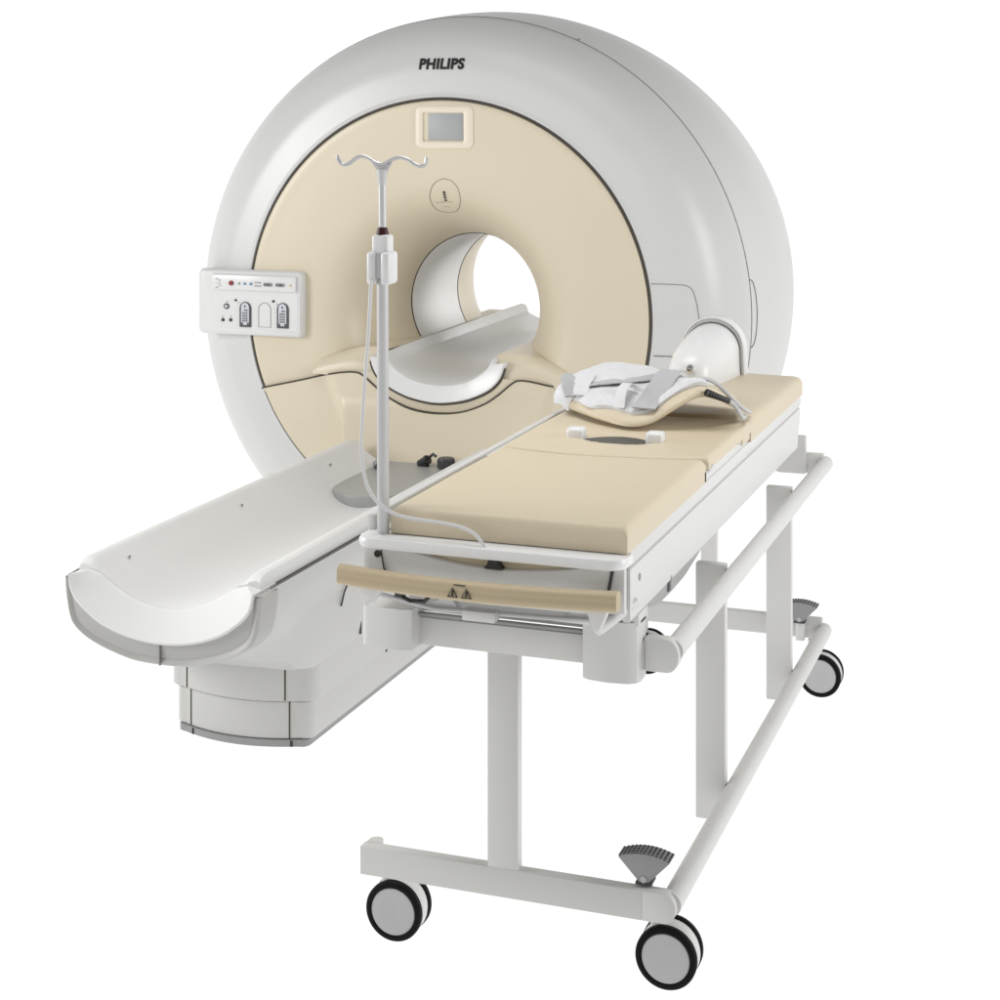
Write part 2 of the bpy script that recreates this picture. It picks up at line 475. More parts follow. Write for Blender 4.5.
# intercom emblem
bm = bmesh.new()
em = [(0.002, 1.685), (-0.028, 1.671), (-0.048, 1.652), (-0.06, 1.63), (-0.068, 1.608), (-0.069, 1.58), (-0.064, 1.56), (-0.049, 1.546), (-0.019, 1.541), (0.015, 1.544), (0.042, 1.563), (0.06, 1.589), (0.065, 1.611), (0.064, 1.638), (0.056, 1.659), (0.035, 1.678)]
ems = smoothpath([(x, z, 0) for x, z in em + em[:1]], 6)[:-1]
sf = lambda x, z: cream_y(math.hypot(x, z - ZC)) - .0006
tube(bm, [(p.x, sf(p.x, p.y), p.y) for p in ems], .0012, 6, closed=True)
em_o = obj('emblem_outline', bm, M['softgap'], scanner)
bm = bmesh.new()
for z0_ in (1.590, 1.601, 1.612, 1.623):
    box(bm, -.0085 + (z0_ - 1.59) * .06, .0005 + (z0_ - 1.59) * .10, sf(0, z0_ + .005) - .0022, sf(0, z0_ + .005) + .012, z0_, z0_ + .0112)
obj('slot_mark', bm, M['gap'], em_o)
bm = bmesh.new()
for x0, x1, z in ((-.049, -.038, 1.582), (-.032, -.012, 1.584), (-.002, .026, 1.586), (-.022, -.011, 1.566), (-.008, .000, 1.564)):
    prism_y(bm, [(x0, z), (x1, z), (x1, z + .0022), (x0, z + .0022)], sf(x0, z) - .0012, sf(x0, z) + .002)
islands('small_print', bm, M['softgap'], em_o)

# control panel on the left rim
bm = bmesh.new()
pl = rrect(-1.058, -.567, 1.022, 1.298, .022, 6)
def inset(pl, d, cx=-.809, cz=1.16): return [(x + (d if x < cx else -d), z + (d if z < cz else -d)) for x, z in pl]
loft(bm, [[(x, .06, z) for x, z in inset(pl, .004)], [(x, -.02, z) for x, z in pl], [(x, -.045, z) for x, z in pl], [(x, -.055, z) for x, z in inset(pl, .003)], [(x, -.062, z) for x, z in inset(pl, .010)]], True, True, True)
panel = obj('control_panel', bm, M['tray'], scanner, ang=40)
bm = bmesh.new()
loft(bm, [[(x, -.061, z) for x, z in rrect(-.990, -.584, 1.048, 1.282, .008)], [(x, -.0635, z) for x, z in rrect(-.988, -.586, 1.050, 1.280, .008)]], True, False, True)
box(bm, -.984, -.588, -.074, -.062, 1.212, 1.279, .006, 3)
obj('panel_face', bm, M['tray'], panel, ang=40)
FY = -.0645
def dot(parent, x, z, r, mat, y=FY, h=.004, name='button'):
    bm = bmesh.new(); cyl(bm, (x, y + .002, z), (x, y - h, z), r, r * .92, 20); return obj(name, bm, mat, parent)
TY = -.0745
dot(panel, -.890, 1.243, .0105, M['red'], TY, .006, 'stop_button')
for x, mt, r in ((-.853, 'green', .0045), (-.826, 'blue', .0055), (-.797, 'blue', .006), (-.612, 'amber', .0045)):
    dot(panel, x, 1.242, r, M[mt], TY, .003, 'lamp')
bm = bmesh.new()
for z in (1.2485, 1.2345):
    for x0, x1 in ((-.780, -.766), (-.763, -.749)):
        box(bm, x0, x1, TY - .0012, TY + .002, z - .0022, z + .0022)
islands('label_print', bm, M['bezel'], panel, smooth=False)
for cx in (-.717, -.660):
    bm = bmesh.new(); loft(bm, [[(cx + u * 1.0, TY + .002, 1.242 + w) for u, w in rrect(-.024, .024, -.009, .009, .0088)], [(cx + u, TY - .0015, 1.242 + w) for u, w in rrect(-.0235, .0235, -.0085, .0085, .0083)]], True, True, True)
    o = obj('rocker_switch', bm, M['keypad'], panel)
    bm = bmesh.new()
    for k, w in ((-.016, .007), (0.0, .010), (.015, .006)):
        box(bm, cx + k - w / 2, cx + k + w / 2, TY - .0025, TY - .001, 1.236, 1.2475)
    for k in (-.008, .0075):
        box(bm, cx + k - .0012, cx + k + .0012, TY - .0025, TY - .001, 1.234, 1.250)
    obj('rocker_print', bm, M['dgrey'], panel, smooth=False)
bm = bmesh.new()   # bracket-like pictogram at the left end
for x0, x1, z0, z1 in ((-.965, -.955, 1.257, 1.260), (-.953, -.950, 1.254, 1.257), (-.965, -.956, 1.220, 1.223), (-.954, -.951, 1.223, 1.226), (-.946, -.943, 1.250, 1.255), (-.950, -.945, 1.243, 1.245), (-.950, -.943, 1.2365, 1.2385), (-.945, -.942, 1.228, 1.232), (-.962, -.959, 1.238, 1.240)):
    box(bm, x0, x1, TY - .0012, TY + .002, z0, z1)
obj('pictogram', bm, M['bezel'], panel, smooth=False)
bm = bmesh.new(); loft(bm, [[(x, FY + .002, z) for x, z in [(-.918 + .0125 * math.cos(a_), 1.143 + .0125 * math.sin(a_)) for a_ in [2 * PI * k / 24 for k in range(24)]]], [(x, FY - .003, z) for x, z in [(-.918 + .012 * math.cos(a_), 1.143 + .012 * math.sin(a_)) for a_ in [2 * PI * k / 24 for k in range(24)]]]], True, True, True)
kn = obj('round_button', bm, M['dgrey'], panel)
dot(panel, -.918, 1.143, .0068, M['keypad'], FY - .003, .001, 'button_cap')
for x, z, r in ((-.935, 1.085, .0072), (-.898, 1.086, .0072), (-.874, 1.170, .005), (-.697, 1.172, .0055)):
    dot(panel, x, z, r, M['ink'], FY, .003, 'jack_socket')
bm = bmesh.new()
for x, z in ((-.935, 1.099), (-.898, 1.101), (-.916, 1.163), (-.862, 1.160), (-.682, 1.160)):
    box(bm, x - .003, x + .003, FY - .0008, FY + .002, z - .0015, z + .0015)
islands('label_print', bm, M['bezel'], panel, smooth=False)
def arch(cx, cz, w, h, k=10):
    return [(cx - w, cz - h), (cx + w, cz - h)] + [(cx + w * math.cos(a_), cz + h - w + w * math.sin(a_)) for a_ in [PI * j / k for j in range(k + 1)]]
for cx, cz in ((-.828, 1.112), (-.653, 1.114)):
    bm = bmesh.new(); loft(bm, [[(x, FY + .002, z) for x, z in arch(cx, cz, .0265, .053)], [(x, FY - .004, z) for x, z in arch(cx, cz, .0262, .0527)]], True, True, True)
    kp = obj('keypad_frame', bm, M['dgrey'], panel)
    bm = bmesh.new(); loft(bm, [[(x, FY - .003, z) for x, z in arch(cx, cz + .003, .0185, .0465)], [(x, FY - .0055, z) for x, z in arch(cx, cz + .003, .0183, .0463)]], True, True, True)
    obj('keypad', bm, M['keypad'], panel)
    bm = bmesh.new()
    bm.faces.new([bm.verts.new(p) for p in ((cx - .006, FY - .0062, cz + .031), (cx + .006, FY - .0062, cz + .031), (cx, FY - .0062, cz + .041))])
    for z in (.018, .006, -.005, -.016, -.026):
        for dx in (-.009, .0, .009):
            if (z, dx) in ((.018, -.009),): continue
            box(bm, cx + dx - .0028, cx + dx + .0028, FY - .0064, FY - .005, cz + z - .0034, cz + z + .0034)
    box(bm, cx - .018, cx - .010, FY - .0066, FY - .005, cz - .043, cz - .034); box(bm, cx + .010, cx + .018, FY - .0066, FY - .005, cz - .043, cz - .034)
    obj('key_print', bm, M['dgrey'], panel, smooth=False)
bm = bmesh.new()
tube(bm, [(x, FY - .0003, z) for x, z in arch(-.738, 1.113, .0285, .051)], .0009, 6, closed=True)
obj('blank_outline', bm, M['softgap'], panel)
for o_ in [panel] + list(panel.children):
    o_.data.transform(Matrix.Translation((-.043, .074, -.010)))
settle(scanner)

# ================================================================== PATIENT TABLE (docked to the scanner)
table = thing('patient_table', 'low white docking table with curved trough top reaching from the scanner', 'table', (0, -.9, 0))
YF = -2.12
# tabletop trough
def ttop(y, zc0, cut=1.):
    """closed section: outer left rim -> inner -> right rim -> underside"""
    w = .300; zt = zc0
    inn = [(t * .222, y, .612 - .082 * (1 - abs(t) ** 2.0)) for t in [-1 + 2 * k / 28 for k in range(29)]]
    L_ = [(-w, y, zt - .045), (-w, y, zt - .012), (-w + .004, y, zt - .003), (-w + .014, y, zt), (-w + .026, y, zt - .001), (-w + .038, y, zt - .004), (-w + .048, y, zt - .013), (-.231, y, .617)]
    R_ = [(-a_, b_, c_) for a_, b_, c_ in L_][::-1]
    und = [(.298 * math.cos(a_) ** .8 if math.cos(a_) > 0 else -.298 * (-math.cos(a_)) ** .8, y, .595 - .158 * math.sin(a_)) for a_ in [PI * k / 24 for k in range(1, 24)]]
    return L_ + inn + R_ + und
bm = bmesh.new()
rings = [ttop(y, z) for y, z in [(YF + .035, .635), (YF + .045, .645), (YF + .07, .652), (-1.6, .654), (-1.0, .655), (-.2, .655)]]
RR = loft(bm, rings, True); capfill(bm, RR[0]); capfill(bm, RR[-1])
tabletop = obj('tabletop', bm, M['table'], table, ang=35)
# end lip: broad sloping U band
bm = bmesh.new()
inn = resample([(-.262, .622), (-.228, .613)] + [(t * .222, .612 - .082 * (1 - abs(t) ** 2.0)) for t in [-1 + 2 * k / 28 for k in range(29)]] + [(.228, .613), (.262, .622)], 80)
out = resample([tuple(p.xy) for p in smoothpath([(x_, z_, 0) for x_, z_ in [(-.304, .612), (-.299, .578), (-.284, .548), (-.25, .516), (-.19, .478), (-.1, .450), (0, .440), (.1, .450), (.19, .478), (.25, .516), (.284, .548), (.299, .578), (.304, .612)]], 8)], 80)
lerp = lambda a, b, t: [(p[0] + (q[0] - p[0]) * t, p[1] + (q[1] - p[1]) * t) for p, q in zip(a, b)]
seq = [(inn, YF + .034), (lerp(inn, out, .012), YF + .029), (lerp(inn, out, .05), YF + .022), (lerp(inn, out, .5), YF + .000), (lerp(inn, out, .93), YF - .021), (out, YF - .018), (lerp(inn, out, 1.01), YF), (lerp(inn, out, 1.0), YF + .12)]
loft(bm, [[(x, y, z) for x, z in pl_] for pl_, y in seq], closed=False)
for s in (0, -1):
    bm.faces.new([bm.verts.new((pl_[s][0], y, pl_[s][1])) for pl_, y in seq[1:-1]] + [bm.verts.new((seq[-1][0][s][0], seq[-1][1], seq[-1][0][s][1])), bm.verts.new((seq[0][0][s][0], seq[0][1], seq[0][0][s][1]))])
bmesh.ops.remove_doubles(bm, verts=bm.verts[:], dist=.0001)
obj('end_lip', bm, M['table'], tabletop, ang=24)
bm = bmesh.new()   # small fixing holes along the left wall
for y in (-1.93, -1.22, -.52):
    cyl(bm, (-.2275, y, .6205), (-.2225, y, .6222), .004, seg=12)
islands('fixing_hole', bm, M['pedal'], tabletop)
# carriage below the tabletop
bm = bmesh.new()
def carr(y, sx, zt, zb, up=.6):
    o = []
    prof = [(1.0, zt), (1.0, zt - .02), (.985, zt - .06), (.955, zt - .105), (.90, zt - .135), (.76, zt - .165), (.55, zt - .19), (.3, zt - .209), (.1, zt - .2135), (0, zt - .214)]
    pts_ = [(x * sx, y, zt - (zt - z) * (zt - zb) / .214) for x, z in prof]
    pts_ = [tuple(p) for p in smoothpath(pts_, 4)]
    return pts_ + [(-a_, b_, c_) for a_, b_, c_ in pts_[-2::-1]]
rings = [carr(YF - .004, .300, .600, .400), carr(YF - .012, .314, .602, .384), carr(YF - .004, .322, .604, .378), carr(YF + .07, .330, .606, .378), carr(YF + .082, .330, .606, .380), carr(YF + .085, .318, .604, .388)]
loft(bm, rings, closed=False)
fo_ = resample([(p[0] * 1.005, p[1] + .006) for p in out], 80); ci_ = resample([(p[0] * 1.004, p[2] - .0012 if abs(p[0]) < .29 else p[2]) for p in rings[0]][::-1], 80)
loft(bm, [[(x, YF - .009, z) for x, z in fo_], [(x, YF - .0052, z) for x, z in ci_]], closed=False)
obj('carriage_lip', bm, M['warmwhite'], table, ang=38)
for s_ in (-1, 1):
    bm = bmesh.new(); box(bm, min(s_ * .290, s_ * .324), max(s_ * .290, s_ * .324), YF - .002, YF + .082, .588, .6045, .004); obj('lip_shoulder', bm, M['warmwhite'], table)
bm = bmesh.new(); box(bm, -.0018, .0018, YF - .0135, YF + .05, .379, .436); obj('lip_seam', bm, M['softgap'], table)
# side shell, tapering into the base
bm = bmesh.new()
rings = []
for y, k in ((YF + .08, 0), (YF + .2, .25), (YF + .30, .55), (-1.76, .80), (-1.71, .93), (-1.66, 1), (-1.2, 1), (-.6, 1), (-.02, 1)):
    zb = .392 - .10 * k - .045 * k
    wb = .20 + .058 * k
    half = [(.314, .606), (.314, .585), (.306, .54), (.296 - .01 * k, .50), (.286 - .018 * k, .455 - .02 * k), (wb + .012, .43 - .10 * k), (wb, zb + .01), (wb - .04, zb), (0, zb - .006)]
    half = [(x, y, z) for x, z in half]
    rings.append(half + [(-a_, b_, c_) for a_, b_, c_ in half[-2::-1]])
loft(bm, rings, closed=False, cap0=False)
obj('side_shell', bm, M['base'], table, ang=50)
bm = bmesh.new()
for s in (-1, 1): box(bm, s * .296 - .006, s * .296 + .006, YF + .09, -.05, .6065, .6095)
obj('shell_gap', bm, M['gap'], table)
# base covers
def plan(hw, yf, bow, yb, rc, n=8):
    """counter-clockwise plan outline with a bowed front and rounded front corners"""
    pts_ = []
    fr = []
    for k in range(17):
        t = -1 + 2 * k / 16
        x = t * (hw - rc); fr.append((x, yf - bow * (1 - t * t)))
    cr = [(hw - rc + rc * math.sin(a_), yf + rc - rc * math.cos(a_)) for a_ in [PI / 2 * k / n for k in range(1, n + 1)]]
    cl = [(-x, y) for x, y in cr][::-1]
    return cl + fr + cr + [(hw, yb), (-hw, yb)]
def slab(bm, hw, yf, bow, yb, rc, z0, z1, b=.004):
    P0 = plan(hw, yf, bow, yb, rc); Pi = plan(hw - b, yf + b, bow, yb, rc)
    loft(bm, [[(x, y, z0) for x, y in Pi], [(x, y, z0 + b) for x, y in P0], [(x, y, z1 - b) for x, y in P0], [(x, y, z1) for x, y in Pi]], True, True, True)
bm = bmesh.new(); slab(bm, .258, -1.650, .046, -.03, .045, .142, .300); bc = obj('upper_base_cover', bm, M['base'], table, ang=40)
bm = bmesh.new(); slab(bm, .240, -1.640, .046, -.03, .035, .022, .141); bl = obj('lower_base_cover', bm, M['base'], table, ang=40)
bm = bmesh.new(); slab(bm, .229, -1.648, .044, -.03, .030, .0, .0215, .001); obj('plinth', bm, M['pedal'], table, ang=40)
bm = bmesh.new()
def slit(x, yf, bow, hw, rc, z0, z1, w=.0022):
    t = x / (hw - rc); y = yf - bow * (1 - t * t); box(bm, x - w, x + w, y - .0015, y + .02, z0, z1)
slit(-.183, -1.650, .046, .258, .045, .146, .268); slit(.165, -1.650, .046, .258, .045, .146, .268)
slit(-.173, -1.640, .046, .240, .035, .025, .138); slit(.173, -1.640, .046, .240, .035, .025, .138)
islands('cover_seam', bm, M['gap'], table, smooth=False)
bm = bmesh.new()
slit(-.160, -1.648, .044, .229, .03, .001, .020, .004); slit(.180, -1.648, .044, .229, .03, .001, .020, .004)
islands('plinth_notch', bm, M['black'], table, smooth=False)
bm = bmesh.new()   # docking slots on the side facing the trolley
box(bm, .258, .2655, -1.324, -1.316, .262, .342, .001)
cyl(bm, (.236, -1.06, .128), (.2425, -1.06, .128), .0055, seg=12)
tube(bm, [(.286, -1.455, .478), (.276, -1.475, .44), (.2725, -1.49, .40)], .003, 6)
islands('docking_slot', bm, M['black'], table)
# grey connector plate at the scanner end
bm = bmesh.new()
def plate_plan(k=0):
    pts_ = [(.155 * math.cos(a_) , -.62 + .15 * math.sin(a_)) for a_ in [PI + PI * j / 18 for j in range(19)]]
    pts_ += [(.165, -.5), (.185, -.4), (.215, -.28), (.235, -.2), (.2, -.13), (.1, -.11), (0, -.105), (-.1, -.11), (-.2, -.13), (-.235, -.2), (-.215, -.28), (-.185, -.4), (-.165, -.5)]
    return pts_
P0 = plate_plan()
loft(bm, [[(x, y, .525) for x, y in P0], [(x, y, .566) for x, y in P0], [(x * .985, y * .995 - .002, .571) for x, y in P0]], True, False, True)
plate = obj('connector_plate', bm, M['grey'], table, ang=35)
bm = bmesh.new()
cyl(bm, (.01, -.20, .575), (.05, -.215, .60), .018, seg=16); cyl(bm, (.04, -.21, .57), (.04, -.21, .612), .012, seg=16)
tube(bm, [(.05, -.21, .605), (.07, -.215, .622), (.085, -.22, .615)], .006, 8)
obj('connector', bm, M['black'], plate)
bm = bmesh.new(); cyl(bm, (.125, -.215, .57), (.125, -.215, .612), .032, seg=20, bev=.004)
for k in range(20):
    a_ = 2 * PI * k / 20; box(bm, .125 + .032 * math.cos(a_) - .002, .125 + .032 * math.cos(a_) + .002, -.215 + .032 * math.sin(a_) - .002, -.215 + .032 * math.sin(a_) + .002, .576, .606)
obj('connector', bm, M['dgrey'], plate)
bm = bmesh.new(); cyl(bm, (.225, -.235, .57), (.225, -.235, .622), .014, .010, seg=16, bev=.006); obj('locating_pin', bm, M['coil'], plate)
bm = bmesh.new(); cyl(bm, (-.13, -.30, .592), (-.118, -.312, .580), .02, seg=18, bev=.003); cyl(bm, (-.11, -.32, .575), (-.10, -.33, .570), .014, seg=18)
obj('release_knob', bm, M['pedal'], plate)
settle(table)

# ================================================================== TROLLEY
trolley = thing('patient_trolley', 'wheeled patient trolley with open white frame and cream mattress', 'trolley', (1.29, -1.7, 0))
ZL0, ZL1, ZU0, ZU1 = .178, .244, .735, .800
YN, YFAR = -2.75, -.64
bm = bmesh.new(); box(bm, .910, 1.5955, YN, YN + .032, ZL0, ZL1, .002, 2)
pts_ = []
obj('lower_beam', bm, M['steel'], trolley)
bm = bmesh.new()   # rounded stub at the left end of the lower beam
P0 = [(.914, YN + .0325), (.948, YN + .0325)] + [(.931 + .017 * math.cos(a_), YN + .048 + .017 * math.sin(a_)) for a_ in [PI * j / 8 for j in range(9)]]
loft(bm, [[(x, y, ZL0 + .005) for x, y in P0], [(x, y, ZL1 - .0005) for x, y in P0]], True, True, True); obj('beam_stub', bm, M['steel'], trolley)
bm = bmesh.new(); box(bm, .910, 1.650, YFAR, YFAR + .032, ZL0 + .012, ZL1 + .014, .004); obj('lower_beam', bm, M['steel'], trolley)
bm = bmesh.new(); box(bm, 1.229, 1.304, YN + .001, YN + .031, ZL1 - .003, ZU0 + .003, .003); obj('post', bm, M['steel'], trolley)
bm = bmesh.new(); box(bm, 1.235, 1.29, YFAR + .001, YFAR + .031, ZL1, ZU0 + .1, .003); obj('post', bm, M['steel'], trolley)
bm = bmesh.new(); box(bm, .935, 1.6015, YN, YN + .032, ZU0, ZU1, .003); obj('upper_beam', bm, M['steel'], trolley)
bm = bmesh.new(); box(bm, 1.0, 1.655, YFAR, YFAR + .032, ZU0 + .01, ZU1 + .012, .004)
box(bm, 1.50, 1.60, YFAR - .02, YFAR + .0, ZU0 + .01, .875, .006); obj('upper_beam', bm, M['steel'], trolley)
# rails along the right side, lying outside the posts
def rail(z, x, y0, y1, r, rx):
    bm = bmesh.new(); rings = []
    seq_ = [(y0, 1), (y0 + .01, 1)] + [(y0 + (y1 - y0) * k / 6, 1) for k in range(1, 6)] + [(y1 - .01, 1), (y1 + r * .15, .97), (y1 + r * .42, .82), (y1 + r * .55, .55)]
    for y, k in seq_:
        rings.append([(x + rx * k * math.cos(a_), y, z + r * k * math.sin(a_)) for a_ in [2 * PI * j / 28 for j in range(28)]])
    loft(bm, rings, True, True, True); return obj('side_rail', bm, M['steel'], trolley, ang=40)
rail(.779, 1.661, YN + .02, YFAR + .02, .0245, .0240)
rail(.215, 1.656, YN + .02, YFAR + .02, .0258, .0245)
# solid rounded ends where the beams meet the rails
for z0, z1, xx in ((ZL0, ZL1, 1.645), (ZU0 - .001, ZU1 + .008, 1.652)):
    bm = bmesh.new(); zc_ = (z0 + z1) / 2; r_ = (z1 - z0) / 2
    P0 = [(xx - .05, z0), (xx, z0)] + [(xx + .0278 * math.sin(a_), zc_ - r_ * math.cos(a_)) for a_ in [PI * j / 10 for j in range(1, 10)]] + [(xx, z1), (xx - .05, z1)]
    prism_y(bm, P0, YN, YN + .034, .002, 2)
    obj('beam_end', bm, M['steel'], trolley, ang=30)
for y in (-2.063, -1.118):
    bm = bmesh.new(); box(bm, 1.558, 1.636, y - .015, y + .015, .140, .802, .003); obj('post', bm, M['steel'], trolley)

# corner brackets on the upper beam
bm = bmesh.new()
P0 = [(.930, YN + .03), (.930, YN - .02)] + [(.930 + .02 * (1 - math.cos(a_)), YN - .02 - .022 * math.sin(a_)) for a_ in [PI / 2 * k / 6 for k in range(1, 7)]] + [(.99, YN - .050), (1.04, YN - .052), (1.061, YN - .046), (1.063, YN - .03), (1.063, YN + .03)]
loft(bm, [[(x, y, z) for x, y in P0] for z in (.735, .737, .826, .828)], True, True, True); br0 = obj('corner_bracket', bm, M['bed'], trolley, ang=35)
bm = bmesh.new()
P0 = [(1.464, YN + .03), (1.464, YN - .018), (1.468, YN - .030), (1.485, YN - .040), (1.53, YN - .046), (1.575, YN - .040), (1.592, YN - .028), (1.597, YN - .012), (1.597, YN + .03)]
loft(bm, [[(x, y, z) for x, y in P0] for z in (.714, .716, .846, .848)], True, True, True); obj('corner_bracket', bm, M['bed'], trolley, ang=35)
bm = bmesh.new(); box(bm, 1.555, 1.597, YN - .03, YN + .05, .84, .868, .003); obj('bracket_lug', bm, M['bed'], trolley)

# casters
def caster(x, y, sx=-.022):
    R = .071
    bm = bmesh.new()
    cyl(bm, (x + sx, y, R + .02), (x + sx, y, .182), .021, .022, 24)
    rings = []
    for yy, r in ((-.021, .035), (-.0205, R - .005), (-.012, R - .002), (.012, R - .002), (.0205, R - .005), (.021, .035)):
        rings.append([(x + r * math.cos(a_), y + yy, R + r * math.sin(a_)) for a_ in [2 * PI * j / 48 for j in range(48)]])
    loft(bm, rings, True, True, True)
    c = obj('caster', bm, M['hub'], trolley, ang=40)
    for s in (-1, 1):
        bm = bmesh.new(); rings = []
        for yy, r in ((.0215, .030), (.0215, R - .002), (.0235, R), (.034, R), (.038, R - .003), (.040, R - .008), (.0395, R - .0135), (.036, R - .015), (.036, .03)):
            rings.append([(x + r * math.cos(a_), y + s * yy, R + r * math.sin(a_)) for a_ in [2 * PI * j / 56 for j in range(56)]])
        loft(bm, rings); obj('tyre', bm, M['tyre'], c, ang=30)
        bm = bmesh.new(); rings = []
        for yy, r in ((.036, R - .0152), (.0378, R - .0165), (.0385, R - .022), (.0375, .02), (.0375, .001)):
            rings.append([(x + r * math.cos(a_), y + s * yy, R + r * math.sin(a_)) for a_ in [2 * PI * j / 56 for j in range(56)]])
        loft(bm, rings); obj('wheel_disc', bm, M['disc'], c, ang=30)
caster(1.634, YN + .098); caster(.968, YN + .098); caster(1.645, YFAR + .02); caster(1.035, YFAR + .05)
# brake pedals
def pedal(x, y, zp, s=1., lean=0.):
    bm = bmesh.new(); a0, a1 = math.radians(42), math.radians(138); R = .076 * s
    P0 = [(x - .013, zp - .004), (x - .008, zp - .013), (x + .008, zp - .013), (x + .013, zp - .004)] + [(x + .060 * t, zp + .056 - .012 * t * t) for t in [1 - 2 * k / 16 for k in range(17)]]
    prism_y(bm, P0, y - .010, y + .045, .0025, 2)
    p = obj('brake_pedal', bm, M['pedal'], trolley, ang=35)
    bm = bmesh.new()
    for k in range(13):
        for j in range(4):
            t = -.94 + 1.88 * k / 12; yy = y - .002 + j * .0125
            cx_, cz_ = x + .060 * t, zp + .056 - .012 * t * t
            box(bm, cx_ - .0024, cx_ + .0024, yy - .004, yy + .004, cz_ - .003, cz_ + .0022)
    obj('pedal_tread', bm, M['dgrey'], p, smooth=False)
    bm = bmesh.new(); cyl(bm, (x, y - .0125, zp + .001), (x, y - .008, zp + .001), .0075, seg=18, bev=.001); obj('pivot', bm, M['disc'], p)
    bm = bmesh.new(); cyl(bm, (x, y + .012, .19), (x, y + .012, zp - .004), .016, seg=20); obj('pedal_stem', bm, M['hub'], p)
    bm = bmesh.new(); box(bm, x - .019, x + .019, y - .012, y + .03, zp - .012, zp - .005, .002); obj('pedal_foot', bm, M['dgrey'], p)
pedal(1.594, YN + .030, .260)
pedal(1.582, YFAR - .035, .262)

# ---- bed body
X0, X1 = .985, 1.600
YB0, YB1 = -2.865, -.768
bm = bmesh.new()
P0 = [(YB0, .872), (YB1 - .05, .862), (YB1 - .03, .905), (YB1, .955), (YB1, .990), (YB0, .990)]
for x0, x1 in ((X1 - .018, X1), (X0, X0 + .018)):
    vs = [bm.verts.new((x0, y, z)) for y, z in P0]; f = bm.faces.new(vs)
    r = bmesh.ops.extrude_face_region(bm, geom=[f])
    for g_ in r['geom']:
        if isinstance(g_, bmesh.types.BMVert): g_.co.x = x1
bmesh.ops.bevel(bm, geom=bm.edges[:], offset=.003, segments=2, affect='EDGES')
side = obj('side_panel', bm, M['bed'], trolley, ang=35)
bm = bmesh.new(); cyl(bm, (X1 - .002, -2.785, .952), (X1 + .0015, -2.785, .952), .0085, seg=18); cyl(bm, (X1 - .002, -2.50, .8745), (X1 + .001, -2.50, .8745), .007, seg=12)
islands('screw', bm, M['pedal'], side)
bm = bmesh.new()
for x0, x1 in ((X1 - .022, X1), (X0, X0 + .02)): box(bm, x0, x1, YB0 - .01, YB1 + .012, .9935, 1.028 if x0 > 1.3 else 1.062, .004)
obj('top_rail', bm, M['bed'], trolley)
bm = bmesh.new(); box(bm, X0 + .004, X1 - .004, YB0 + .02, YB1 - .01, .955, 1.026); obj('deck', bm, M['bed'], trolley)
bm = bmesh.new()
# under-pan with a rounded nose
rings = []
for y, k in ((-2.68, .15), (-2.665, .45), (-2.64, .7), (-2.56, .95), (-2.45, 1), (-2.32, .95), (-2.18, .62), (-2.08, .25), (-2.0, .05)):
    z0 = .880 - .062 * k
    rings.append([(1.04, y, .90), (1.06, y, z0), (1.56, y, z0), (1.588, y, z0 + .012 * k), (1.588, y, .90)])
loft(bm, rings, True, True, True); pan = obj('under_pan', bm, M['grey'], trolley, ang=40)
bm = bmesh.new(); box(bm, 1.575, 1.591, -2.49, -2.465, .838, .862, .002); obj('pan_latch', bm, M['dgrey'], pan)
bm = bmesh.new(); box(bm, 1.02, 1.56, -2.72, -2.69, .805, .90, .004); obj('front_fascia', bm, M['bed'], trolley)

# mattress sections
def pad(name, x0, x1, y0, y1, z0, z1, hfun=None, r=.022, nx=26, ny=30, back=None, front=None):
    bm = bmesh.new()
    xs = [x0 + (x1 - x0) * k / nx for k in range(nx + 1)]
    nose = [0, .004, .010, .018]
    def yl(k, x):
        a = y0 + (front(x) if front else 0); b = y1 + (back(x) if back else 0); return a + (b - a) * k / ny
    grid = []
    def rnd(d):   # edge rounding height drop at distance d from the edge
        return 0 if d >= r else r - math.sqrt(max(0, r * r - (r - d) ** 2))
    fx = [0, .06 * r, .22 * r, .48 * r, r]
    xs = [x0 + f for f in fx] + [x0 + r + (x1 - x0 - 2 * r) * k / nx for k in range(1, nx)] + [x1 - f for f in fx[::-1]]
    yk = fx
    rows = []
    for x in xs:
        a = y0 + (front(x) if front else 0); b = y1 + (back(x) if back else 0)
        ys_ = [a + f for f in yk] + [a + r + (b - a - 2 * r) * k / ny for k in range(1, ny)] + [b - f for f in yk[::-1]]
        row = []
        for y in ys_:
            d = max(rnd(x - x0), rnd(x1 - x)); e = max(rnd(y - a), rnd(b - y)); dd = min(r, math.hypot(d, e))
            z = z1 - dd + .0022 * pnoise(Vector((x * 6, y * 6, 3))) + (hfun(x, y) if hfun else 0)
            row.append(bm.verts.new((x, y, z)))
        rows.append(row)
    for i in range(len(rows) - 1):
        for j in range(len(rows[0]) - 1): bm.faces.new((rows[i][j], rows[i + 1][j], rows[i + 1][j + 1], rows[i][j + 1]))
    # sides
    loop = [rows[0][j] for j in range(len(rows[0]))] + [rows[i][-1] for i in range(1, len(rows))] + [rows[-1][j] for j in range(len(rows[0]) - 2, -1, -1)] + [rows[i][0] for i in range(len(rows) - 2, 0, -1)]
    low = [bm.verts.new((v.co.x, v.co.y, z0)) for v in loop]
    for i in range(len(loop)):
        j = (i + 1) % len(loop); bm.faces.new((loop[i], loop[j], low[j], low[i]))
    bm.faces.new(low)
    return obj(name, bm, M['vinyl'], trolley, ang=50)
XM0, XM1 = 1.052, 1.603
bowf = lambda x: .02 - .05 * (1 - ((x - 1.30) / .30) ** 2)
pad('mattress', XM0, XM1, -2.895, -2.172, 1.0285, 1.090, back=bowf)
sx0, sx1, sy0 = 1.222, 1.412, -1.985
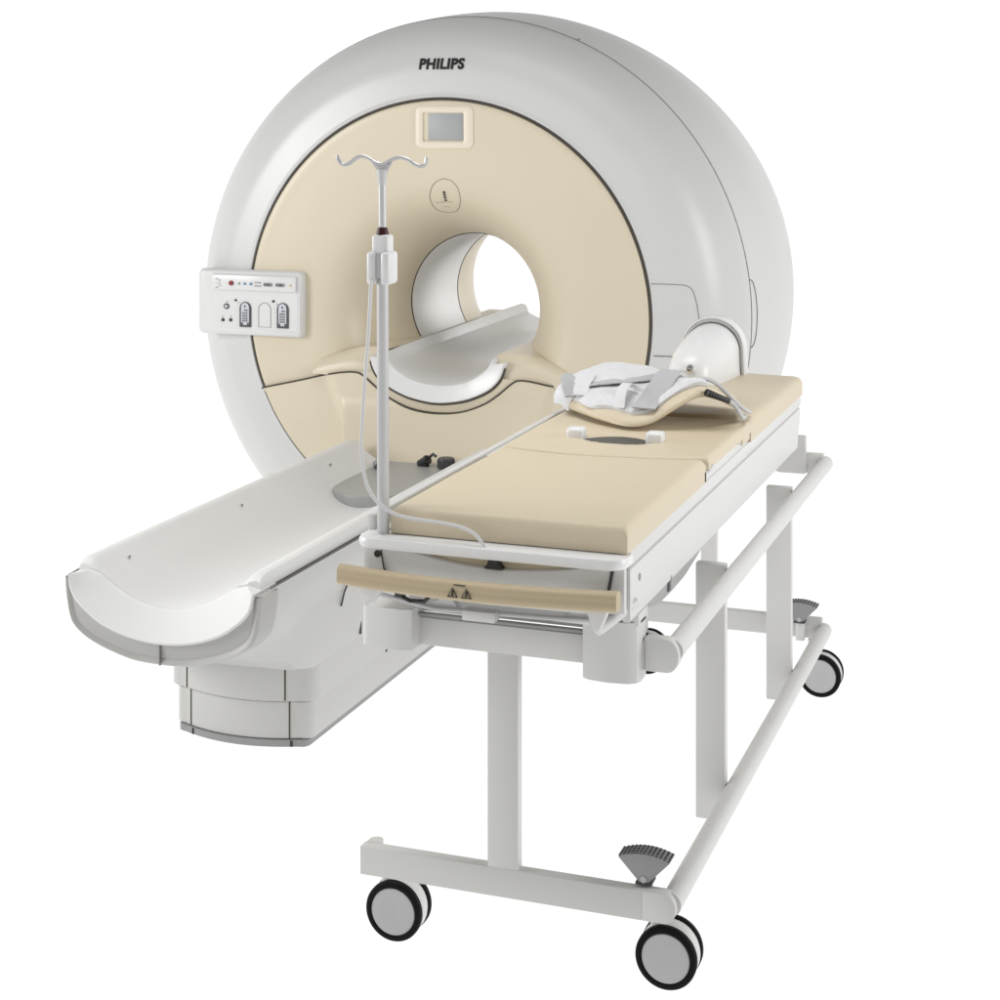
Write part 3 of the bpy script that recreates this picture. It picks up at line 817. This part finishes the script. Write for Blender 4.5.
def mid_h(x, y):
    t = (x - 1.325) / .112; h = 0
    # raised lip in front of the slot and the lens shaped recess
    u = (x - 1.318) / .20
    h += .006 * math.exp(-((y + 2.095) / .03) ** 2) * max(0, 1 - u * u)
    if abs(t) < 1:
        half = .064 * (1 - t * t); d = abs(y + 1.985 + .01 * t * t)
        h -= .009 * sstep(half + .003, half - .004, d)
    h += .006 * sstep(-1.92, -1.84, y) * max(0, 1 - u * u) * sstep(-1.65, -1.8, y)
    return h
pad('mattress', XM0, XM1 + .004, -2.160, -1.600, 1.058, 1.090, hfun=mid_h, nx=44, ny=60, front=bowf, r=.014)
pad('mattress', XM0, XM1 + .002, -1.596, -.755, 1.0285, 1.093)
bm = bmesh.new()
P0 = [(1.325 + .107 * t, -1.985 - .01 * t * t - .064 * (1 - t * t) * .97) for t in [-1 + 2 * k / 20 for k in range(21)]] + [(1.325 + .107 * t, -1.985 - .01 * t * t + .064 * (1 - t * t) * .97) for t in [1 - 2 * k / 20 for k in range(1, 20)]]
loft(bm, [[(x, y, 1.060) for x, y in P0], [(x, y, 1.0845) for x, y in P0]], True, True, True)
obj('slot_lining', bm, M['dgrey'], trolley)
for cx_, cy_ in ((1.207, -1.985), (1.425, -1.975)):
    bm = bmesh.new(); box(bm, cx_ - .024, cx_ + .024, cy_ - .026, cy_ + .020, 1.072, 1.116, .010, 3); obj('strap_block', bm, M['coil'], trolley)
# white board and clips under the thin middle section
bm = bmesh.new(); box(bm, X0 + .01, X1 - .002, -2.155, -1.604, 1.0265, 1.0575, .003); obj('lift_board', bm, M['bed'], trolley)
bm = bmesh.new()
tube(bm, [(X1 - .004, -2.15, 1.05), (X1 + .004, -2.125, 1.054), (X1 + .006, -2.10, 1.062)], .0045, 8)
box(bm, X1 - .006, X1 + .003, -2.166, -2.150, 1.030, 1.056, .001)
box(bm, X1 - .004, X1 + .003, -1.755, -1.725, 1.050, 1.062, .001)
islands('board_clip', bm, M['disc'], trolley)
bm = bmesh.new(); box(bm, X1 - .012, X1 + .0035, -1.70, -1.602, 1.036, 1.076, .004, 2); obj('pad_tab', bm, M['vinyl'], trolley)

# end rail at the near end (carries the drip stand)
bm = bmesh.new()
def plan_end(xa, xb, ya, yb, r, n=7):
    return [(xb - r + r * math.cos(a_), ya + r - r * math.sin(a_)) for a_ in [PI / 2 - PI / 2 * k / n for k in range(n + 1)]] + [(xb, yb), (xa, yb)] + [(xa + r - r * math.cos(a_), ya + r - r * math.sin(a_)) for a_ in [PI / 2 * k / n for k in range(n + 1)]]
def yslab(bm, xa, xb, ya, yb, z0, z1, r, b=.008):
    A_ = plan_end(xa, xb, ya, yb, r); B_ = plan_end(xa + b, xb - b, ya + b, yb, r)
    C_ = plan_end(xa + b * .3, xb - b * .3, ya + b * .3, yb, r)
    loft(bm, [[(x, y, z0) for x, y in B_], [(x, y, z0 + b * .3) for x, y in C_], [(x, y, z0 + b) for x, y in A_], [(x, y, z1 - b) for x, y in A_], [(x, y, z1 - b * .3) for x, y in C_], [(x, y, z1) for x, y in B_]], True, True, True)
yslab(bm, .982, 1.609, -2.945, -2.868, 1.000, 1.0265, .040, .009)
endrail = obj('end_rail', bm, M['coil'], trolley, ang=40)
bm = bmesh.new()
box(bm, 1.045, 1.555, -2.880, -2.872, .955, 1.0); obj('end_padding', bm, M['vinyl'], trolley)
# concave end board below the rail
bm = bmesh.new()
top = [(.986, .999), (1.06, .999), (1.12, .988), (1.2, .975), (1.3, .970), (1.4, .975), (1.48, .986), (1.54, .999), (1.598, .999)]
tops = [(p.x, p.y) for p in smoothpath([(a_, b_, 0) for a_, b_ in top], 5)]
P0 = tops + [(1.598, .900), (1.50, .893), (1.29, .890), (1.08, .893), (.986, .900)]
prism_y(bm, P0, -2.900, -2.880, .004, 2)
eb = obj('end_board', bm, M['bed'], trolley, ang=40)
bm = bmesh.new()
tube(bm, [(1.572, -2.9015, .997), (1.563, -2.9015, .945), (1.558, -2.9015, .93)], .004, 6)
tube(bm, [(1.030, -2.9015, .992), (1.037, -2.9015, .95), (1.046, -2.9015, .935)], .0016, 6)
cyl(bm, (1.022, -2.898, .9805), (1.022, -2.9035, .9805), .008, seg=12)
islands('board_slit', bm, M['black'], eb)
bm = bmesh.new()
P0 = [(1.278, .972), (1.322, .972), (1.314, .980), (1.308, .994), (1.303, .998), (1.2985, .992), (1.295, .998), (1.29, .993), (1.286, .982)]
prism_y(bm, P0, -2.906, -2.884, .001, 1); obj('release_catch', bm, M['black'], trolley)

# cream push handle
def hy(t): return -2.965 - .020 * (1 - t * t)
bm = bmesh.new(); rings = []
sec = [(.000, .021), (-.010, .020), (-.017, .013), (-.0185, .006), (-.016, .001), (-.0185, -.006), (-.018, -.014), (-.011, -.021), (.0, -.0225), (.012, -.020), (.017, -.010), (.017, .010), (.011, .019)]
for k in range(33):
    t = -1 + 2 * k / 32; x = 1.281 + .322 * t; q = 1
    rings.append([(x, hy(t) + a_ * q, .947 - .004 * (1 - t * t) + b_ * q) for a_, b_ in sec])
loft(bm, rings, True, True, True)
handle = obj('push_handle', bm, M['handle'], trolley, ang=50)
# warning triangles and the small line of print above them
bm = bmesh.new()
for cx_ in (1.243, 1.275):
    y = hy((cx_ - 1.274) / .33) - .0192
    tri = [(cx_ - .011, .932), (cx_ + .011, .932), (cx_, .951)]
    tube(bm, [(tri[k][0], y, tri[k][1]) for k in range(3)], .0016, 6, closed=True)
    box(bm, cx_ - .0015, cx_ + .0015, y - .0005, y + .003, .9385, .945); box(bm, cx_ - .003, cx_ + .003, y - .0005, y + .003, .935, .9375)
for k in range(6): box(bm, 1.246 + k * .0045, 1.249 + k * .0045, hy(0) - .0195, hy(0) - .0165, .9575, .9595)
obj('warning_marks', bm, M['ink'], handle)
# handle arms
bm = bmesh.new()
P0 = [(1.525, .928), (1.580, .928), (1.566, .895), (1.556, .874), (1.546, .874), (1.536, .895)]
prism_y(bm, P0, -2.955, -2.925, .003); obj('handle_arm', bm, M['bed'], trolley)
bm = bmesh.new(); tube(bm, [(1.545, -2.925, .868), (1.566, -2.89, .882), (1.585, -2.86, .896), (1.60, -2.82, .905)], .012, 14); obj('handle_strut', bm, M['bed'], trolley)
bm = bmesh.new()
P0 = [(.990, .928), (1.06, .928), (1.035, .895), (1.018, .875), (1.008, .875)]
prism_y(bm, P0, -2.95, -2.90, .003); obj('handle_arm', bm, M['bed'], trolley)
bm = bmesh.new(); tube(bm, [(.985, -2.80, .858), (1.12, -2.80, .838), (1.25, -2.80, .842), (1.40, -2.80, .845), (1.54, -2.80, .852)], .0055, 10); obj('link_rod', bm, M['disc'], trolley)
bm = bmesh.new(); box(bm, 1.195, 1.275, -2.825, -2.79, .826, .850, .004); obj('latch_box', bm, M['bed'], trolley)
bm = bmesh.new(); box(bm, 1.06, 1.47, YN - .012, YN + .002, .806, .813, .001); obj('rod_guide', bm, M['pedal'], trolley)
bm = bmesh.new(); box(bm, 1.045, 1.065, -2.86, -2.83, .873, .893, .002); tube(bm, [(1.055, -2.85, .876), (1.08, -2.85, .866), (1.115, -2.85, .868), (1.125, -2.85, .878)], .005, 8); obj('catch_hook', bm, M['black'], trolley)
bm = bmesh.new()
for x0, x1, z0, z1 in ((1.08, 1.18, .835, .87), (1.40, 1.50, .835, .875)):
    prism_y(bm, [(x0, z0), (x1, z0), ((x0 + x1) / 2 + .02, z1)], -2.79, -2.77, .002)
islands('guide_plate', bm, M['coil'], trolley)
settle(trolley)

# ================================================================== DRIP STAND
drip = thing('iv_pole', 'slim grey drip stand with double wave hook rising from the trolley end rail', 'drip stand', (1.03, -2.90, 1.022))
PX, PY = 1.0345, -2.897
def P(x, z): return (x, PY, z)
bm = bmesh.new(); cyl(bm, P(PX, 1.018), P(PX - .002, 1.60), .0138, .0132, 24); obj('lower_pole', bm, M['pole'], drip)
bm = bmesh.new(); cyl(bm, P(PX - .002, 1.70), P(PX - .003, 1.81), .0088, .0088, 20); cyl(bm, P(PX - .003, 1.81), P(PX - .003, 1.846), .0088, .0130, 20); obj('upper_pole', bm, M['pole'], drip)
hook = [(0.919, 1.881), (0.921, 1.871), (0.93, 1.861), (0.94, 1.859), (0.951, 1.864), (0.966, 1.875), (0.981, 1.879), (0.996, 1.875), (1.011, 1.866), (1.029, 1.861), (1.044, 1.867), (1.058, 1.874), (1.076, 1.877), (1.094, 1.872), (1.108, 1.863), (1.123, 1.858), (1.135, 1.864), (1.138, 1.879)]
bm = bmesh.new(); tube(bm, [P(x + .002, z - .004) for x, z in hook], .0046, 10, smooth=4)
# gusset where the bar meets the pole
prism_y(bm, [(PX - .013, 1.835), (PX + .008, 1.835), (PX + .012, 1.845), (PX + .022, 1.861), (PX - .003, 1.856), (PX - .026, 1.860), (PX - .017, 1.846)], PY - .004, PY + .004, .001)
obj('hook_bar', bm, M['pole'], drip)
bm = bmesh.new()
box(bm, PX - .022, PX + .019, PY - .018, PY + .018, 1.605, 1.700, .007, 3)
clamp = obj('clamp', bm, M['tray'], drip)
for s in (-1, 1):
    bm = bmesh.new(); xa, xb = (PX - .030, PX - .009) if s < 0 else (PX + .004, PX + .026)
    box(bm, xa, xb, PY - .030, PY + .026, 1.588, 1.662, .008, 3); obj('clamp_jaw', bm, M['tray'], clamp)
bm = bmesh.new(); box(bm, PX - .0085, PX + .0065, PY - .0225, PY - .018, 1.602, 1.655, .001); obj('clamp_slot', bm, M['disc'], clamp)
bm = bmesh.new(); cyl(bm, P(PX - .002, 1.698), P(PX - .002, 1.716), .0155, .0110, 22, bev=.002); obj('locking_ring', bm, M['maroon'], drip)
settle(drip)

# flex lead from the clamp to the end rail
lead = [(1.021, -2.935, 1.60), (1.018, -2.935, 1.54), (1.014, -2.935, 1.47), (1.008, -2.935, 1.40), (1.002, -2.935, 1.32), (0.998, -2.935, 1.25), (0.998, -2.935, 1.205), (1.007, -2.938, 1.160), (1.021, -2.94, 1.128), (1.045, -2.94, 1.102), (1.08, -2.938, 1.083), (1.12, -2.932, 1.074), (1.185, -2.927, 1.069), (1.232, -2.925, 1.063), (1.265, -2.928, 1.052), (1.285, -2.932, 1.034), (1.292, -2.934, 1.020)]
bm = bmesh.new(); tube(bm, lead, .0042, 10, smooth=5)
o = obj('drip_tube', bm, M['clear']); o['label'] = 'thin pale flexible tube looping from the drip stand clamp down to the trolley end rail'; o['category'] = 'tube'

# ================================================================== HEAD COIL on the far end of the mattress
coil = thing('head_coil', 'glossy white dome shaped coil housing standing at the far end of the mattress', 'coil', (1.32, -.9, 1.0935))
ZB = 1.0925
def dsec(cx, y, hw, zt, tilt=0., n=24):
    arc = [(cx + hw * math.cos(a_), y, max(ZB, zt - hw * 1.0 + hw * math.sin(a_))) for a_ in [PI * k / n for k in range(n + 1)]]
    return [(cx + hw * 1.03, y, ZB)] + arc + [(cx - hw * 1.03, y, ZB)]
bm = bmesh.new()
rings = [dsec(1.316, -.80, .094, 1.263), dsec(1.314, -.86, .093, 1.256), dsec(1.310, -.93, .091, 1.243), dsec(1.306, -1.0, .086, 1.226), dsec(1.303, -1.05, .078, 1.207), dsec(1.301, -1.085, .066, 1.186), dsec(1.300, -1.105, .050, 1.163), dsec(1.299, -1.115, .030, 1.135), dsec(1.299, -1.118, .012, 1.11)]
loft(bm, rings, True, True, True)
obj('dome', bm, M['coil'], coil, ang=60)
bm = bmesh.new()
for (ya, yb, hw0, hw1, z0) in ((-.815, -.76, .108, .104, 1.281),):
    rings = [dsec(1.318, ya, hw0 - .012, z0 - .010), dsec(1.318, ya - .004, hw0 - .006, z0 - .003), dsec(1.318, ya + .004, hw0, z0), dsec(1.318, yb, hw1, z0), dsec(1.318, yb + .006, hw1 - .008, z0 - .006)]
    loft(bm, rings, True, False, True)
collar = obj('collar', bm, M['coil'], coil, ang=50)
bm = bmesh.new()
tube(bm, [(x, -.8205, z) for x, y, z in dsec(1.318, 0, .0965, 1.2685)], .004, 8); obj('collar_groove', bm, M['warmwhite'], collar)
bm = bmesh.new(); cyl(bm, (1.312, -1.112, 1.150), (1.315, -1.130, 1.152), .016, .012, 22, bev=.003); obj('knob', bm, M['chrome'], coil)
settle(coil)

# ================================================================== FLEX COIL PAD lying on the mattress
flex = thing('body_coil', 'wavy cream body coil pad wrapped in white fabric straps lying on the trolley mattress', 'coil pad', (1.3, -1.65, 1.09))
FRONT = [(1.085, -1.67, 1.100), (1.15, -1.76, 1.102), (1.22, -1.83, 1.099), (1.30, -1.875, 1.094), (1.345, -1.880, 1.095), (1.39, -1.868, 1.108), (1.44, -1.845, 1.142), (1.485, -1.81, 1.172), (1.512, -1.78, 1.178), (1.545, -1.72, 1.158), (1.575, -1.64, 1.118)]
BACK = [(1.000, -1.53, 1.098), (1.030, -1.47, 1.130), (1.075, -1.43, 1.152), (1.14, -1.40, 1.164), (1.20, -1.385, 1.164), (1.26, -1.39, 1.158), (1.32, -1.41, 1.148), (1.39, -1.43, 1.126), (1.45, -1.43, 1.115), (1.50, -1.44, 1.105), (1.535, -1.47, 1.097)]
def arcs(pl, n):
    P_ = smoothpath(pl, 8); d = [0]
    for p, q in zip(P_, P_[1:]): d.append(d[-1] + (q - p).length)
    out = []
    for k in range(n + 1):
        s = d[-1] * k / n
        i = max(j for j in range(len(d)) if d[j] <= s + 1e-9); i = min(i, len(P_) - 2)
        t = (s - d[i]) / max(1e-9, d[i + 1] - d[i]); out.append(P_[i].lerp(P_[i + 1], min(1, t)))
    return out
NU = 60; FA = arcs(FRONT, NU); BA = arcs(BACK, NU)
def fsurf(u, v, h=0.):
    i = max(0, min(NU - 1, int(u * NU))); t = max(0, min(1, u * NU - i))
    a_ = FA[i].lerp(FA[i + 1], t); b_ = BA[i].lerp(BA[i + 1], t)
    p = a_.lerp(b_, v); p.z += .013 * math.sin(PI * min(1, max(0, v))) + h
    return p
bm = bmesh.new(); NV = 20; rings = []
TH = .029
for i in range(NU + 1):
    u = i / NU; k = math.sin(PI * min(1, max(0, (u * 1.0)))) ** .12 if 0 < u < 1 else .25
    ring = []
    e = [(0, .35), (-.006, .6), (0.0, 1.0)]
    topv = [fsurf(u, j / NV, TH * (1 if 0 < j < NV else .62)) for j in range(NV + 1)]
    botv = [fsurf(u, j / NV, 0 if 0 < j < NV else TH * .38) for j in range(NV, -1, -1)]
    c_ = sum((p for p in topv + botv), Vector()) / (2 * NV + 2)
    if k < 1: 
        topv = [Vector((p.x, p.y, p.z - TH * .5 * (1 - k))) for p in topv]; botv = [Vector((p.x, p.y, p.z + TH * .5 * (1 - k))) for p in botv]
    rings.append(topv + botv)
loft(bm, rings, True, True, True)
obj('shell', bm, M['vinyl'], flex, ang=70)
def sheet(name, mat, u0, u1, v0f, v1f, h, th=.004, nu=40, nv=14, wr=.004, parent=None, seed=0.):
    bm = bmesh.new(); T = []; B = []
    for i in range(nu + 1):
        u = u0 + (u1 - u0) * i / nu; ra = []; rb = []
        for j in range(nv + 1):
            v = v0f(i / nu) + (v1f(i / nu) - v0f(i / nu)) * j / nv
            w = wr * (pnoise(Vector((u * 8 + seed, v * 4, seed))) + .5 * abs(pnoise(Vector((u * 15 + v * 5, v * 6 - u * 4 + seed, 2)))))
            hh = TH + h + w
            if i in (0, nu) or j in (0, nv): hh -= th * .5
            p = fsurf(u, v, max(TH + .002, hh)); ra.append(p); rb.append(fsurf(u, v, TH + .0005))
        T.append(ra); B.append(rb)
    rings = [a_ + b_[::-1] for a_, b_ in zip(T, B)]
    loft(bm, rings, True, True, True)
    return obj(name, bm, mat, parent or flex, ang=60)
sheet('fabric_cover', M['fabric'], .0, .80, lambda t: .03 + .10 * t + .03 * math.sin(t * 17), lambda t: 1.0, .010, nu=110, nv=44, wr=.0075, seed=3.)
# fabric edge wrapped round the left end
bm = bmesh.new(); rings = []
for k in range(17):
    v = -.02 + 1.04 * k / 16; p = fsurf(.0, max(0, min(1, v)), TH * .6); q = fsurf(.05, max(0, min(1, v)), TH + .010)
    d_ = (p - q); d_.z = 0; d_.normalize()
    w_ = .003 * pnoise(Vector((k * .7, 4, 1)))
    zb_ = max(1.096, p.z - .026)
    rings.append([q, p + d_ * .004 + Vector((0, 0, .012 + w_)), p + d_ * .010, Vector((p.x + d_.x * .009, p.y + d_.y * .009, zb_)), Vector((p.x + d_.x * .003, p.y + d_.y * .003, zb_)), p])
loft(bm, rings, True, True, True); obj('fabric_edge', bm, M['fabric'], flex, ang=50)
# straps: bands laid over the cover along paths in (u, v)
def strap(name, path, w, h, mat, wr=.002, seed=1., th=.003):
    Q = smoothpath([(a_, b_, c_) for a_, b_, c_ in path], 10); bm = bmesh.new(); rings = []
    Wp = [fsurf(q.x, q.y, TH + q.z + h + wr * pnoise(Vector((q.x * 16, q.y * 12, seed)))) for q in Q]
    for i, p in enumerate(Wp):
        t = (Wp[min(i + 1, len(Wp) - 1)] - Wp[max(0, i - 1)]).normalized()
        sd = t.cross(Vector((0, 0, 1))).normalized(); up_ = sd.cross(t)
        if up_.z < 0: up_ = -up_
        sec_ = [(-.5, 0), (-.48, th), (-.2, th * 1.2), (.2, th * 1.1), (.48, th), (.5, 0)]
        rings.append([p + sd * a_ * w + up_ * b_ for a_, b_ in sec_])
    loft(bm, rings, True, True, True); return obj(name, bm, mat, flex, ang=50)
strap('strap', [(.085, .05, 0), (.08, .3, .0), (.095, .65, 0), (.12, .94, 0)], .060, .013, M['strap'])
strap('strap', [(.14, .36, 0), (.26, .42, 0), (.40, .52, .001), (.54, .64, 0), (.66, .76, 0)], .070, .0115, M['strap'])
strap('strap', [(.15, .10, 0), (.165, .25, .008), (.19, .42, .003), (.22, .62, 0)], .045, .016, M['fabric'])
strap('strap', [(.50, .05, .0), (.55, .25, .002), (.60, .5, .004), (.64, .78, .002), (.66, .96, 0)], .070, .018, M['strap'])
# buckle loop that stands up off the pad
bm = bmesh.new(); rings = []
lp = smoothpath([(.40, .10, .010), (.405, .16, .040), (.425, .26, .050), (.45, .36, .030), (.50, .30, .012), (.52, .16, .010)], 8)
Wp = [fsurf(q.x, q.y, TH + q.z) for q in lp]
for i, p in enumerate(Wp):
    t = (Wp[min(i + 1, len(Wp) - 1)] - Wp[max(0, i - 1)]).normalized()
    sd = Vector((.75, -.55, .1)).normalized(); up_ = t.cross(sd).normalized()
    rings.append([p + sd * a_ * .042 + up_ * b_ for a_, b_ in ((-.5, 0), (-.5, .003), (.5, .003), (.5, 0))])
loft(bm, rings, True, True, True); obj('strap_loop', bm, M['fabric'], flex, ang=50)
# cable with ribbed strain relief
def along(p, q, t): return Vector(p).lerp(Vector(q), t)
c0, c1 = Vector((1.520, -1.79, 1.196)), Vector((1.572, -1.735, 1.166))
bm = bmesh.new()
for k in range(9):
    cyl(bm, along(c0, c1, k / 9), along(c0, c1, (k + .72) / 9), .0105 - .0004 * k, seg=16, bev=.001)
cyl(bm, c0, c1, .0075, seg=12); obj('strain_relief', bm, M['black'], flex)
bm = bmesh.new()
tube(bm, [c1, (1.585, -1.72, 1.152), (1.595, -1.70, 1.128), (1.596, -1.66, 1.108), (1.588, -1.60, 1.102)], .006, 10, smooth=6)
tube(bm, [(1.46, -1.62, 1.205), (1.505, -1.66, 1.208), (1.545, -1.68, 1.186), (1.575, -1.66, 1.150), (1.590, -1.60, 1.120), (1.590, -1.54, 1.103)], .006, 10, smooth=6)
obj('cable', bm, M['disc'], flex)
settle(flex)

# ================================================================== SETTING: white floor made to glow from below, so no shadow shows
bm = bmesh.new(); n = 60.
f = bm.faces.new([bm.verts.new(p) for p in ((-n, -n, -.002), (n, -n, -.002), (n, n, -.002), (-n, n, -.002))])
m, nt, b = newmat('shadow_free_floor')
nt.nodes.remove(b)
tr = nt.nodes.new('ShaderNodeBsdfTranslucent'); tr.inputs['Color'].default_value = (.97, .97, .97, 1)
df = nt.nodes.new('ShaderNodeBsdfDiffuse'); df.inputs['Color'].default_value = (.9, .9, .9, 1)
nzf = nt.nodes.new('ShaderNodeTexNoise'); nzf.inputs['Scale'].default_value = 1.2
mr = nt.nodes.new('ShaderNodeMapRange'); mr.inputs['To Min'].default_value = .0; mr.inputs['To Max'].default_value = .02
ms = nt.nodes.new('ShaderNodeMixShader'); nt.links.new(nzf.outputs['Fac'], mr.inputs['Value']); nt.links.new(mr.outputs['Result'], ms.inputs['Fac'])
nt.links.new(tr.outputs[0], ms.inputs[1]); nt.links.new(df.outputs[0], ms.inputs[2])
nt.links.new(ms.outputs[0], nt.nodes['Material Output'].inputs['Surface'])
fo = obj('floor', bm, m, smooth=False); fo['kind'] = 'structure'

# ================================================================== LIGHT: bright white studio, dim behind the camera
W_FRONT, W_TOP = .41, .42
w = bpy.data.worlds.new('World'); scene.world = w; w.use_nodes = True
nt = w.node_tree; bg = nt.nodes['Background']
tc = nt.nodes.new('ShaderNodeTexCoord'); sp = nt.nodes.new('ShaderNodeSeparateXYZ')
nt.links.new(tc.outputs['Generated'], sp.inputs[0])
def maprange(src, a0, a1, b0, b1):
    n_ = nt.nodes.new('ShaderNodeMapRange'); n_.interpolation_type = 'SMOOTHSTEP'
    for k_, v_ in (('From Min', a0), ('From Max', a1), ('To Min', b0), ('To Max', b1)): n_.inputs[k_].default_value = v_
    nt.links.new(src, n_.inputs['Value']); return n_.outputs['Result']
def mathn(op, a_, b_):
    n_ = nt.nodes.new('ShaderNodeMath'); n_.operation = op
    for i_, v_ in enumerate((a_, b_)):
        if isinstance(v_, (int, float)): n_.inputs[i_].default_value = v_
        else: nt.links.new(v_, n_.inputs[i_])
    return n_.outputs[0]
# white backdrop all round at eye level, dimmer behind the camera, dim ceiling; white from below, added to backlight the floor
back = maprange(sp.outputs['Y'], -.6, .1, W_FRONT, 1.12)
ceil_ = maprange(sp.outputs['Z'], .10, .50, 1.0, W_TOP)
upper = mathn('MULTIPLY', back, ceil_)
below = mathn('LESS_THAN', sp.outputs['Z'], 0.)
mx = nt.nodes.new('ShaderNodeMix'); mx.inputs[3].default_value = 1.12
nt.links.new(below, mx.inputs[0]); nt.links.new(upper, mx.inputs[2])
nt.links.new(mx.outputs[0], bg.inputs['Strength'])
bg.inputs['Color'].default_value = (1, 1, 1, 1)
def area(name, loc, target, sx, sy, power, spread=180, colr=(1, 1, 1)):
    l = bpy.data.lights.new(name, 'AREA'); l.shape = 'RECTANGLE'; l.size = sx; l.size_y = sy; l.energy = power; l.color = colr; l.spread = math.radians(spread)
    o = bpy.data.objects.new(name, l); col.objects.link(o); o.location = loc
    o.rotation_euler = (Vector(target) - Vector(loc)).to_track_quat('-Z', 'Y').to_euler(); return o
area('softbox_left', (-3.7, -3.9, 2.5), (.2, -.8, 1.0), 1.7, 2.2, 138)
area('softbox_right', (5.4, -1.7, 2.4), (1.1, -.7, 1.1), 1.5, 2.2, 80)
area('liner_fill', (3.2, 5.2, 1.7), (-.3, .75, 1.2), .8, .8, 2.2, 16)  # added lamp, narrow beam through the rear opening to brighten the bore liner
area('tabletop_fill', (.7, -2.4, 4.6), (.7, -2.0, .8), 2.6, 2.2, 21, 75)  # added overhead fill for table and mattress tops, narrowed to miss the scanner

# ================================================================== CAMERA
cam = bpy.data.cameras.new('camera'); co = bpy.data.objects.new('camera', cam); col.objects.link(co)
co.location = (2.6, -6.47, 2.0)
co.rotation_euler = (math.radians(90), 0, math.radians(19.8))
cam.sensor_width = 36; cam.lens = 1728 / 1000 * 36
cam.shift_x = 0; cam.shift_y = -.399
cam.clip_start = .05; cam.clip_end = 500
scene.camera = co
scene.render.engine = 'CYCLES'
scene.cycles.max_bounces = 10; scene.cycles.diffuse_bounces = 6; scene.cycles.transmission_bounces = 8
scene.view_settings.view_transform = 'Standard'; scene.view_settings.look = 'None'
scene.view_settings.exposure = 0; scene.view_settings.gamma = 1
scene.view_settings.use_curve_mapping = False
